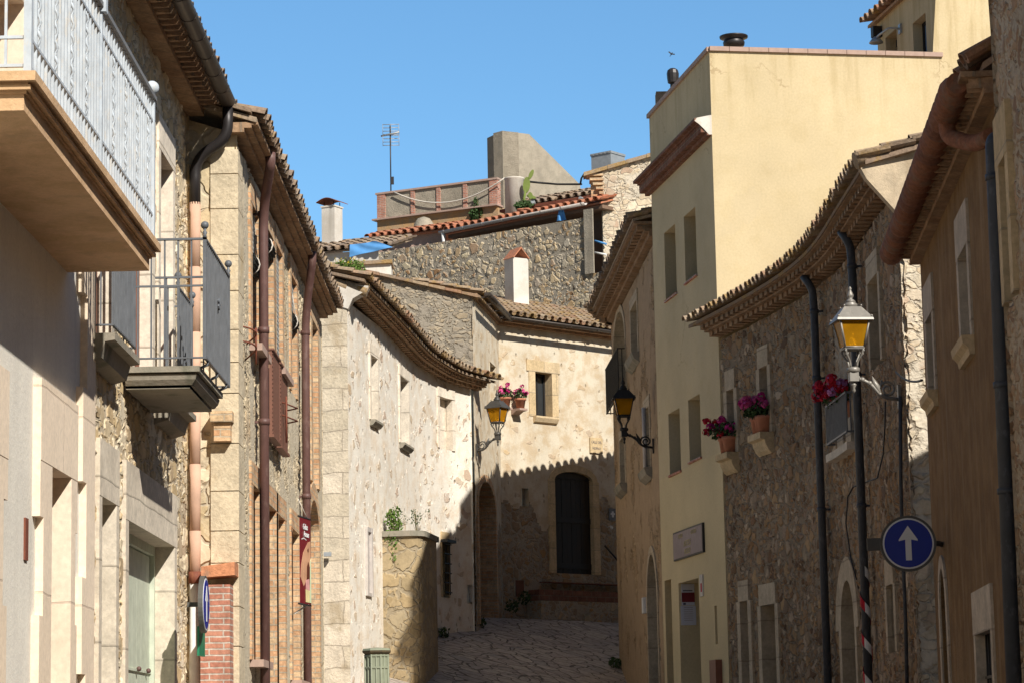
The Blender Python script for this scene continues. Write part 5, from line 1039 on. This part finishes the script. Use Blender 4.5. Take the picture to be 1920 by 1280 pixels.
# flower pots
def flower_pot(label, pos, r, h, fl, group, lean=(0, 0), nb=7, fr_=.075, fw=1., hangs=0):
    w = thing('flower_pot', label, 'flower pot', M=Matrix.Translation(pos), group=group); fr = Frame((0, 0), (1, 0)); fr.M = WM[w.name]
    b = MB(); b.lathe((0, 0, 0), [(r * .68, 0), (r * .92, h * .78), (r * 1.06, h * .8), (r * 1.08, h), (r * .9, h), (r * .88, h * .9)], 16); b.build('pot', M['pot'], w, fr)
    b = MB(); clump(b, (lean[0] * .5, lean[1] * .5, h + .09), (r * 1.35 * fw, r * 1.35 * fw, .13), 150, .035, up=.5); b.build('foliage', M['leaf'], w, fr)
    for k, c in enumerate(fl):
        for _ in range(nb if k == 0 else max(2, nb // 2)): b = MB(); a = random.uniform(0, 2 * pi); d = r * 1.2 * random.random() ** .5 * fw; bloom(b, (lean[0] + cos(a) * d, lean[1] + sin(a) * d, h + .15 + random.uniform(-.05, .13) - hangs * random.random()), fr_ * random.uniform(.7, 1.1)); b.build('flower_head', M[c], w, fr)
    return w
for px, py, lb, fl in ((948, 763, 'terracotta pot of magenta geraniums on the bracket nearer the lane lantern', ['magenta', 'pink']), (976, 765, 'terracotta pot of pink geraniums on the bracket beside the black window', ['pink', 'magenta'])):
    s_, z_ = EF.at(px, py, .18); p0 = EF.world((s_, -.18, z_)); flower_pot(lb, p0, .125, .22, fl, 'geranium pots on the sandy house wall', fr_=.06)
    b = MB(); b.prof([(0, z_ - .14), (-.16, z_ - .06), (-.28, z_ - .05), (-.28, z_ - .005), (0, z_ - .005)], s_ - .12, s_ + .12); b.build('pot_bracket', M['coping'], he, EF)
GR = 'geranium pots on the brown stone house sills'
h = J[0]; zz_ = h['z0']
for k, (t_, n_, r, fl, lb) in enumerate(((.25, .08, .1, ['magenta', 'red'], 'tall pot of trailing purple geraniums at the street end of the lower sill'), (.75, .06, .12, ['magenta'], 'wide pot of crimson geraniums on the lower sill by the yellow house'))):
    p0 = CJ.world((h['s0'] + (h['s1'] - h['s0']) * t_, -n_, zz_ + .003)); flower_pot(lb, p0, r, .24, fl, GR, lean=(-.14 if k == 0 else -.04, -.02), hangs=.12 if k == 0 else 0, nb=8, fr_=.07, fw=1.3)
h = J[1]
for k, (t_, n_, r, fl, lb) in enumerate(((.15, .08, .1, ['magenta', 'pink'], 'pot of magenta geraniums at the outer end of the upper sill'), (.5, .07, .1, ['pink', 'magenta'], 'pot of pink geraniums in the middle of the upper sill'), (.85, .06, .12, ['pink'], 'broad pot of pale pink geraniums at the inner end of the upper sill'))):
    p0 = CJ.world((h['s0'] + (h['s1'] - h['s0']) * t_, -n_, h['z0'] + .003)); flower_pot(lb, p0, r, .24, fl, GR, lean=(-.1, 0), nb=8, fr_=.07, fw=1.4)
h = J[2]
for k, (t_, fl, lb) in enumerate(((.2, ['red', 'pink'], 'pot of scarlet geraniums behind the grey guard, farther from the pole'), (.62, ['red', 'lilac'], 'pot of red and lilac geraniums behind the grey guard beside the pole'))):
    p0 = CJ.world((h['s0'] + (h['s1'] - h['s0']) * t_, .1, h['z0'] + .36)); flower_pot(lb, p0, .12, .22, fl, 'geranium pots behind the grey window guard', lean=(-.2, 0), nb=10, fr_=.075, fw=1.3)
    b = MB(); s_ = h['s0'] + (h['s1'] - h['s0']) * t_; b.cut(s_ - .2, s_ + .2, .0, .2, h['z0'], h['z0'] + .357); b.build('plinth', M['cutgrey'], hj, CJ)

# street lanterns: one built in wall space (arm along -y), then copied
lamp = thing('wall_lantern', 'pale grey wall lantern with lit-up amber panes on the brown stone house', 'street lamp', group='wall lanterns along the lane')
F0 = Frame((0, 0), (1, 0)); c = -.52; zb0 = .17; UP = .09                  # z = 0 is the centre of the wall plate; the arm tip carries the lantern
b = MB(); b.box(-.03, .03, -.03, 0, -.16, .1); b.tube(bend([(0, 0, -.06), (0, -.2, -.04), (0, -.34, .13), (0, c, .19)], 6), [.022] * 16 if 0 else .021, 8)
for i in range(24): pass
sp = [(0, -.14 - (.095 - .003 * k) * cos(k * .42), .05 + (.095 - .003 * k) * sin(k * .42)) for k in range(24)]; b.tube(sp, .013, 6)
b.tube([(0, -.22, -.02), (0, -.27, .1), (0, -.31, .2)], [.015, .035, .004], 6); b.tube([(0, -.28, .02), (0, -.22, .09), (0, -.2, .15)], [.012, .02, .003], 6)
for y in (-.42, -.34, -.47): b.ball((0, y, .18 if y < -.45 else (.16 if y < -.4 else .12)), .03, 8)
b.lathe((0, c, .01), [(.004, 0), (.02, .03), (.012, .06), (.03, .09), (.03, .1), (.014, .12)], 10); b.box(-.05, .05, c - .05, c + .05, .14, .24)
arm = b.build('bracket_arm', M['lampmetal'], lamp)
b = MB(); b.lathe((0, c, .24), [(.06, 0), (.075, .01), (.075, .05), (.05, .06)], 12)
for a in (pi / 4, 3 * pi / 4, 5 * pi / 4, 7 * pi / 4):
    d = Vector((cos(a), sin(a), 0)); o = Vector((0, c, 0)); b.tube(bend([o + d * .05 + Vector((0, 0, .29)), o + d * .06 + Vector((0, 0, .36)), o + d * .13 + Vector((0, 0, .44)), o + d * .14 + Vector((0, 0, .51))], 4), .013, 6)
    b.tube([o + d * (.12 + .03 * cos(t)) + Vector((0, 0, .46 + .03 * sin(t))) for t in [k * .6 for k in range(10)]], .008, 5)
b.build('scroll_cradle', M['lampmetal'], lamp)
z0, z1 = .51, .81; r0, r1 = .105, .165
def sq(r, z): return [(-r, c - r, z), (r, c - r, z), (r, c + r, z), (-r, c + r, z)]
b = MB(); g0, g1 = sq(r0, z0), sq(r1, z1)
for k in range(4): b.tube([g0[k], g1[k]], .013, 4); b.tube([g0[k], g0[(k + 1) % 4]], .014, 4); b.tube([g1[k], g1[(k + 1) % 4]], .012, 4)
b.box(-.11, .11, c - .11, c + .11, z0 - .02, z0 - .005); fr_ = b.build('lantern_frame', M['lampmetal'], lamp)
b = MB()
for k in range(4): b.quad(g0[k], g0[(k + 1) % 4], g1[(k + 1) % 4], g1[k])
b.build('amber_pane', M['amber'], lamp); b = MB(); b.lathe((0, c, z0), [(.05, 0), (.055, .06), (.03, .09), (.02, .12), (.028, .15), (.02, .18), (.003, .2)], 12); b.build('lamp_holder', M['cream'], lamp)
b = MB(); e0, e1, e2 = sq(.205, z1 - .012), sq(.2, z1 + .012), sq(.095, z1 + .15); b.add(e0 + e1 + e2, [(3, 2, 1, 0)] + [(i, (i + 1) % 4, 4 + (i + 1) % 4, 4 + i) for i in range(4)] + [(4 + i, 4 + (i + 1) % 4, 8 + (i + 1) % 4, 8 + i) for i in range(4)] + [(8, 9, 10, 11)])
for q in e1: b.ball((q[0] * .93, c + (q[1] - c) * .93, q[2] + .02), .014, 8)
for q in e2: b.ball((q[0], q[1], q[2] + .012), .012, 8)
f1 = sq(.168, z1 + .05); f2 = sq(.108, z1 + .128)
rf = b.build('lantern_roof', M['lampmetal'], lamp)
b = MB(); b.lathe((0, c, z1 + .15), [(.075, 0), (.075, .04), (.05, .06), (.06, .065), (.035, .09), (.02, .1), (.034, .12), (.038, .14), (.02, .18), (.012, .2), (.02, .215), (.004, .24)], 14); b.build('finial', M['lampmetal'], rf)
def copy_thing(o, label, Mx):
    r = o.copy(); sc.collection.objects.link(r); r.matrix_basis = Mx; r['label'] = label; WM[r.name] = Mx
    for ch in list(o.children):
        k = ch.copy(); sc.collection.objects.link(k); k.parent = r
        for d in list(ch.children): e = d.copy(); sc.collection.objects.link(e); e.parent = k
    return r
def lamp_matrix(F, px, py, turn=0.):                              # wall plate at this pixel of the facade
    s_, z_ = F.at(px, py); p = F.world((s_, 0, z_)); q = F.world((s_ + .05, 0, z_)); a = atan2(q.y - p.y, q.x - p.x) + turn; return Matrix.Translation(p) @ Matrix.Rotation(a, 4, 'Z')
lm = lamp_matrix(CJ, 1688, 738, R(6)); 
l2 = copy_thing(lamp, 'dark wall lantern at the joint of the dark stone house and the yellow house', lamp_matrix(FI, 1226, 832))
l3 = copy_thing(lamp, 'small sunlit wall lantern at the bend of the long pale house', lamp_matrix(CF, 893, 840, R(2)))
for l_, mt_ in ((l2, 'iron'), (l3, 'lampdark')):
    for ch in l_.children:
        for q in [ch] + list(ch.children):
            if q.data.materials[0] == M['lampmetal']: q.material_slots[0].link = 'OBJECT'; q.material_slots[0].material = M[mt_]
lamp.matrix_basis = lm
# lamp wiring
def on(F, px, py, n=.03): s_, z_ = F.at(px, py, n); return F.world((s_, -n, z_))
cable('cable', 'thin cable hanging from the near lantern bracket down to the taped pole', [on(CJ, *q) for q in ((1660, 752), (1659, 800), (1656, 850), (1645, 895), (1625, 903), (1600, 912))] + [on(CJ, *q, .14) for q in ((1590, 930), (1586, 980), (1596, 1050), (1606, 1085))], .009, M['black'])
cable('cable', 'cable looping from the near lantern to the ochre house', sag(on(CJ, 1680, 697, .1), on(FK, 1729, 712, .0), .05), .012, M['black'])
# red and white barrier tape wound round the pole
s_ = CJ.s(1596, 462, .09); z0 = CJ.z(1606, 1086, .09); z1 = 1.2; b = MB(); n = 200
for k in range(n):
    t0, t1 = k / n, (k + 1) / n
    def P(t, o): a = t * 2 * pi * 5.2; return Vector((s_ + .062 * cos(a), -.09 + .062 * sin(a), z0 + (z1 - z0) * t + o))
    m = int(k * 22 / n) % 2; b.add([P(t0, 0), P(t1, 0), P(t1, .12), P(t0, .12)], [(0, 1, 2, 3)], m)
tag(b.build('barrier_tape', [M['white'], M['red']], None, CJ), 'red and white striped tape wound round the slate drainpipe', 'barrier tape')
# signs
def arrow(s): return [(0, .36 * s), (.19 * s, .08 * s), (.19 * s, .05 * s), (.06 * s, .08 * s), (.06 * s, -.34 * s), (-.06 * s, -.34 * s), (-.06 * s, .08 * s), (-.19 * s, .05 * s), (-.19 * s, .08 * s)]
def round_sign(label, F, c, r, arr=True):
    o = thing('road_sign', label, 'road sign', M=F.M @ Matrix.Translation(c)); fr = Frame((0, 0), (1, 0)); fr.M = WM[o.name]
    disc = lambda q, y0, y1: MB().poly([(q * cos(2 * pi * k / 40), q * sin(2 * pi * k / 40)) for k in range(40)], y0, y1)
    disc(r * 1.1, 0, .04).build('backing', M['sign_back'], o, fr); disc(r, -.004, 0).build('white_rim', M['sign_white'], o, fr); d = disc(r * .935, -.007, -.004).build('blue_face', M['sign_blue'], o, fr)
    MB().poly(arrow(r * 1.95), -.010, -.007).build('white_arrow', M['sign_white'], d, fr); return o, fr
SF = Frame((-1, 23.35), (1, 23.2)); s_, z_ = SF.at(1703, 1018); o, fr = round_sign('round blue sign with a white upward arrow beside the taped pole', SF, (s_, 0, z_), .226)
b = MB(); b.box(-.36, -.17, .05, .1, -.05, .06); b.tube([(-.3, .08, 0), (.28, .08, 0), (.33, .3, 0)], .025, 6); b.build('bracket', M['sign_back'], o, fr)
SG = Frame((-2.69, 22.0), (-2.69, 24)); s_, z_ = SG.at(386, 1132); o, fr = round_sign('round blue sign seen almost edge-on by the white downpipe', SG, (s_, 0, z_), .225); b = MB(); b.box(-.02, .02, .05, .16, -.02, .02); b.build('bracket', M['sign_back'], o, fr)
SG2 = Frame((-2.76, 22.55), (-2.74, 23.0)); z0 = SG2.z(378, 1229); z1 = SG2.z(378, 1174); b = MB(); b.box(0, .3, 0, .02, z0, z1); tag(b.build('sign', M['sign_green'], None, SG2), 'small dark green plate hanging below the edge-on blue sign', 'sign')
# sign board, notices and plates on the yellow house
s0, z1 = FH.at(1262, 999, .03); s1 = FH.s(1317, 975, .03); z0 = FH.z(1263, 1052, .03); o = thing('sign_board', 'violet-grey signboard with worn gold lettering on the yellow house', 'sign', M=FH.M @ Matrix.Translation((s0, 0, z0))); fr = Frame((0, 0), (1, 0)); fr.M = WM[o.name]; Wd, Hg = s1 - s0, z1 - z0
b = MB(); b.box(0, Wd, -.035, 0, 0, Hg); b.build('frame', M['wood_dark'], o, fr); b = MB(); b.box(.03, Wd - .03, -.04, -.035, .025, Hg - .025); bd = b.build('board', M['plaque'], o, fr)
for txt, x, z, q, ss in (('CASA DE', .27, .8, .2, .9), ('CULTURA', .72, .8, .2, .9), ('ARTELS', .5, .48, .3, 1.1), ('MUSEU', .5, .2, .27, 1.1)):
    text_part(txt, Hg * q, M['gold'], bd, on_facade(FH, s0 + Wd * x, z0 + Hg * z, .043), squash=ss)
h = HL[1]; pA, pB = FH.world((h['s0'] + .002, .04, 0)), FH.world((h['s0'] + .002, .44, 0)); RF = Frame(pA, pB)
def board(name, label, F, px0, px1, py0, py1, mat, rows=(), cat='notice'):
    s0, z1 = F.at(px0, py0); s1, _ = F.at(px1, py0); z0 = F.z(px0, py1); o = thing(name, label, cat, M=F.M @ Matrix.Translation((s0, 0, z0))); fr = Frame((0, 0), (1, 0)); fr.M = WM[o.name]; W_, H_ = s1 - s0, z1 - z0
    b = MB(); b.box(0, W_, -.02, 0, 0, H_); pl = b.build('panel', mat, o, fr)
    for nm, mt, x0, x1, a, c_ in rows: b = MB(); b.box(W_ * x0, W_ * x1, -.024, -.02, H_ * a, H_ * c_); b.build(nm, M[mt], pl, fr)
    return o
board('notice_panel', 'maroon-banded notice panel inside the yellow house doorway', RF, 1277, 1301, 1094, 1134, M['paper'], [('maroon_band', 'maroon', 0, 1, .15, .6)] + [('text_line', 'ink', .1, .85, .66, .71), ('dark_square', 'ink', .1, .3, .02, .12)])
board('paper_notice', 'white framed paper notice under the maroon-banded panel', RF, 1276, 1304, 1135, 1171, M['paper'], [('text_line', 'plaque', .2, .8, .9 - .11 * k, .92 - .11 * k) for k in range(7)])
board('plate', 'narrow cream plate with red marks at the yellow house door corner', FH, 1313.5, 1319, 1077, 1118, M['plaster_w'], [('red_mark', 'red', .35, .75, .2, .6)], 'plate')
board('number_plate', 'small dark box with a white emblem beside the lane-end door', EF, 1141, 1154, 952, 974, M['rail_grey'], [('emblem', 'sign_white', .36, .64, .25, .75), ('emblem', 'sign_white', .2, .8, .45, .62)], 'plate')
s0, z1 = EF.at(1105, 819); s1 = EF.s(1128, 821); z0 = EF.z(1105, 848); o = thing('street_plaque', 'cream stone street plaque above the dark lane-end door', 'plaque', M=EF.M @ Matrix.Translation((s0, 0, z0))); fr = Frame((0, 0), (1, 0)); fr.M = WM[o.name]; b = MB(); b.box(0, s1 - s0, -.03, 0, 0, z1 - z0); pl = b.build('slab', M['cutwarm'], o, fr)
for txt, z in (('CALLE DEL', .7), ('HORNO', .3)): text_part(txt, .085, M['ink'], pl, on_facade(EF, (s0 + s1) / 2, z0 + (z1 - z0) * z, .031), squash=.85)
s_, z_ = EF.at(1140, 989); b = MB(); b.ball((s_, -.12, z_), .035, 10); b.tube([(s_, 0, z_ + .02), (s_, -.1, z_ + .04)], .012, 6); tag(b.build('bell', M['white'], None, EF), 'small white globe beside the lane-end door under the emblem box', 'lamp')
cable('handrail', 'dark iron handrail sloping down behind the dark stone house corner', [on(EF, 1134, 1022, .3), on(EF, 1150, 1040, .5), on(EF, 1168, 1062, .7)], .022, M['iron'], 'handrail')
# hanging ice cream banner
pA, pB = atY(561.5, 1000, 29.5), atY(581, 1000, 29.95); FBn = Frame(pA, pB); z1 = FBn.z(562, 969); z0 = FBn.z(562, 1129); W_ = FBn.L; o = thing('banner', 'maroon ice cream banner with white script hanging by the brown downpipe', 'banner', M=FBn.M @ Matrix.Translation((0, 0, z0))); fr = Frame((0, 0), (1, 0)); fr.M = WM[o.name]; H_ = z1 - z0
b = MB(); b.box(0, W_, -.006, 0, 0, H_); vin = b.build('vinyl', M['maroon'], o, fr)
X_ = lambda P, y0, y1: MB().poly([(W_ * x, H_ * z) for x, z in P], y0, y1)
X_([(.02, .3), (.1, .45), (.3, .6), (.75, .73), (.98, .75), (.98, .48), (.8, .42), (.7, .45), (.62, .4), (.6, .3), (.45, .24), (.3, .2), (.2, .24)], -.009, -.006).build('printed_face', M['skin'], vin, fr)
X_([(.62, .44), (.75, .5), (.82, .46), (.85, .3), (.7, .27), (.6, .33)], -.012, -.009).build('printed_mouth', M['hair'], vin, fr); X_([(.66, .64), (.76, .66), (.78, .62), (.7, .61)], -.012, -.009).build('printed_eye', M['hair'], vin, fr)
X_([(.5, .28), (.82, .3), (.86, .16), (.5, .17)], -.0125, -.0095).build('printed_ice_cream', M['pinkprint'], vin, fr); X_([(.48, .17), (.86, .16), (.84, .02), (.5, .02)], -.012, -.009).build('printed_cone', M['cream'], vin, fr); X_([(.88, .02), (1, .02), (1, .55), (.92, .5)], -.012, -.009).build('printed_border', M['palegreen'], vin, fr)
for txt, z, x, q in (('Gelats', .9, .46, .26), ('Artesans', .815, .56, .2)): text_part(txt, H_ * .1, M['white'], vin, on_facade(FBn, W_ * x, z0 + H_ * z, .012), shear=.3, squash=q * 3.2)
X_([(.15, .755), (.35, .775), (.6, .755), (.6, .748), (.35, .762), (.15, .745)], -.009, -.006).build('printed_swash', M['white'], vin, fr)
b = MB(); b.tube([(-.05, -.0, H_ + .01), (W_ + .02, 0, H_ + .01)], .012, 6); b.tube([(-.05, 0, -.01), (W_ + .02, 0, -.01)], .012, 6); b.build('rods', M['pipe_dark'], o, fr); b = MB(); b.tube([(W_ * .8, 0, H_), (W_ * .3, .05, H_ + .22)], .006, 5); b.tube([(W_ * .8, 0, 0), (W_ * .1, .08, -.12)], .01, 5); b.build('cords', M['rope'], o, fr)
# litter bin post
bx, by = atY(706, 1212, 40).x, 40; b0 = gz(bx, by); zt_ = atY(706, 1214, 40).z; o = thing('bin', 'octagonal grey-green panelled bin post with a dark rim', 'bin', M=Matrix.Translation((bx, by, b0))); fr = Frame((0, 0), (1, 0)); fr.M = WM[o.name]; H_ = zt_ - b0; r = .19
b = MB(); b.lathe((0, 0, 0), [(r * 1.05, 0), (r * 1.05, .08), (r * .97, .09), (r * .97, H_ - .1)], 8, smooth=False, ph=pi / 8)
for k in range(8):
    a = 2 * pi * k / 8 + pi / 8; b.tube([(r * cos(a), r * sin(a), .05), (r * cos(a), r * sin(a), H_ - .1)], .014, 6); a += pi / 8; q = r * cos(pi / 8); b.tube([(q * cos(a), q * sin(a), .05), (q * cos(a), q * sin(a), H_ - .1)], .01, 6)
for z in (H_ - .12, H_ - .3, .1): b.lathe((0, 0, z), [(r * .98, -.018), (r * 1.06, -.012), (r * 1.06, .012), (r * .98, .018)], 8, smooth=False, ph=pi / 8)
b.build('panelled_body', M['bin'], o, fr); b = MB(); b.lathe((0, 0, H_ - .1), [(r, 0), (r * 1.2, .03), (r * 1.24, .06), (r * 1.1, .062)], 8, smooth=False, ph=pi / 8); b.build('rim', M['bin_dark'], o, fr); b = MB(); b.lathe((0, 0, H_ - .04), [(r * 1.2, 0), (r * 1.15, .03), (.02, .05)], 8, smooth=False, ph=pi / 8); b.build('lid', M['bin'], o, fr)
# clothes rack under the fourth window
b = MB(); s_, z_ = BF.at(549, 740, .2)
for k in range(2): b.tube([(s_ - .1, 0, z_ - .05 - .14 * k), (s_ + .35, -.22, z_ - .1 - .14 * k), (s_ + .5, 0, z_ - .12 - .14 * k)], .009, 5)
b.tube([(s_ + .1, -.12, z_), (s_ + .12, -.12, z_ - .5)], .012, 5); tag(b.build('drying_rack', M['rust'], None, BF), 'rusty folding drying rack under the brick-framed fourth window', 'drying rack')
b = MB(); s_, z_ = BF.at(474, 615, .1)
for k in range(2): b.tube(bend([(s_ - .1, .1, z_ - .14 * k + .03), (s_ + .2, -.16, z_ - .14 * k), (s_ + .55, .05, z_ - .14 * k - .1)]), .009, 5)
b.tube([(s_ + .3, -.1, z_ + .05), (s_ + .32, -.1, z_ - .3)], .01, 6); tag(b.build('drying_rack', M['rust'], None, BF), 'rusty drying rack at the tall window beside the nearest brown downpipe', 'drying rack')
# small floodlight on the corner stones, and a bird
p0 = atY(612, 1037, 44.3); b = MB(); b.box(-.09, .09, -.1, .0, -.05, .02); b.tube([(-.1, .1, .06), (-.06, -.02, 0)], .015, 5); tag(b.build('floodlight', M['zinc'], None, frame_at(p0)), 'small grey floodlight on the pale corner stones', 'floodlight')
p0 = atY(1259, 102, 120); b = MB(); b.lathe((0, 0, 0), [(.002, -.09), (.02, -.07), (.035, 0), (.03, .05), (.012, .09), (.002, .11)], 8); b.add([(0, 0, .03), (-.16, .02, .06), (-.2, .02, -.0), (0, 0, -.03)], [(0, 1, 2, 3)]); b.add([(0, 0, .03), (.12, -.02, .1), (.16, -.02, .05), (0, 0, -.03)], [(0, 1, 2, 3)]); b.add([(0, 0, -.08), (-.03, 0, -.14), (.03, 0, -.14)], [(0, 1, 2)])
fb = frame_at(p0); fb.M = Matrix.Translation(p0) @ Matrix.Rotation(R(35), 4, 'Y'); tag(b.build('bird', M['black'], None, fb), 'small dark swallow flying in the blue sky', 'bird')
print('OBJECTS', len(sc.objects), 'FACES', sum(len(o.data.polygons) for o in sc.objects if o.type == 'MESH'))
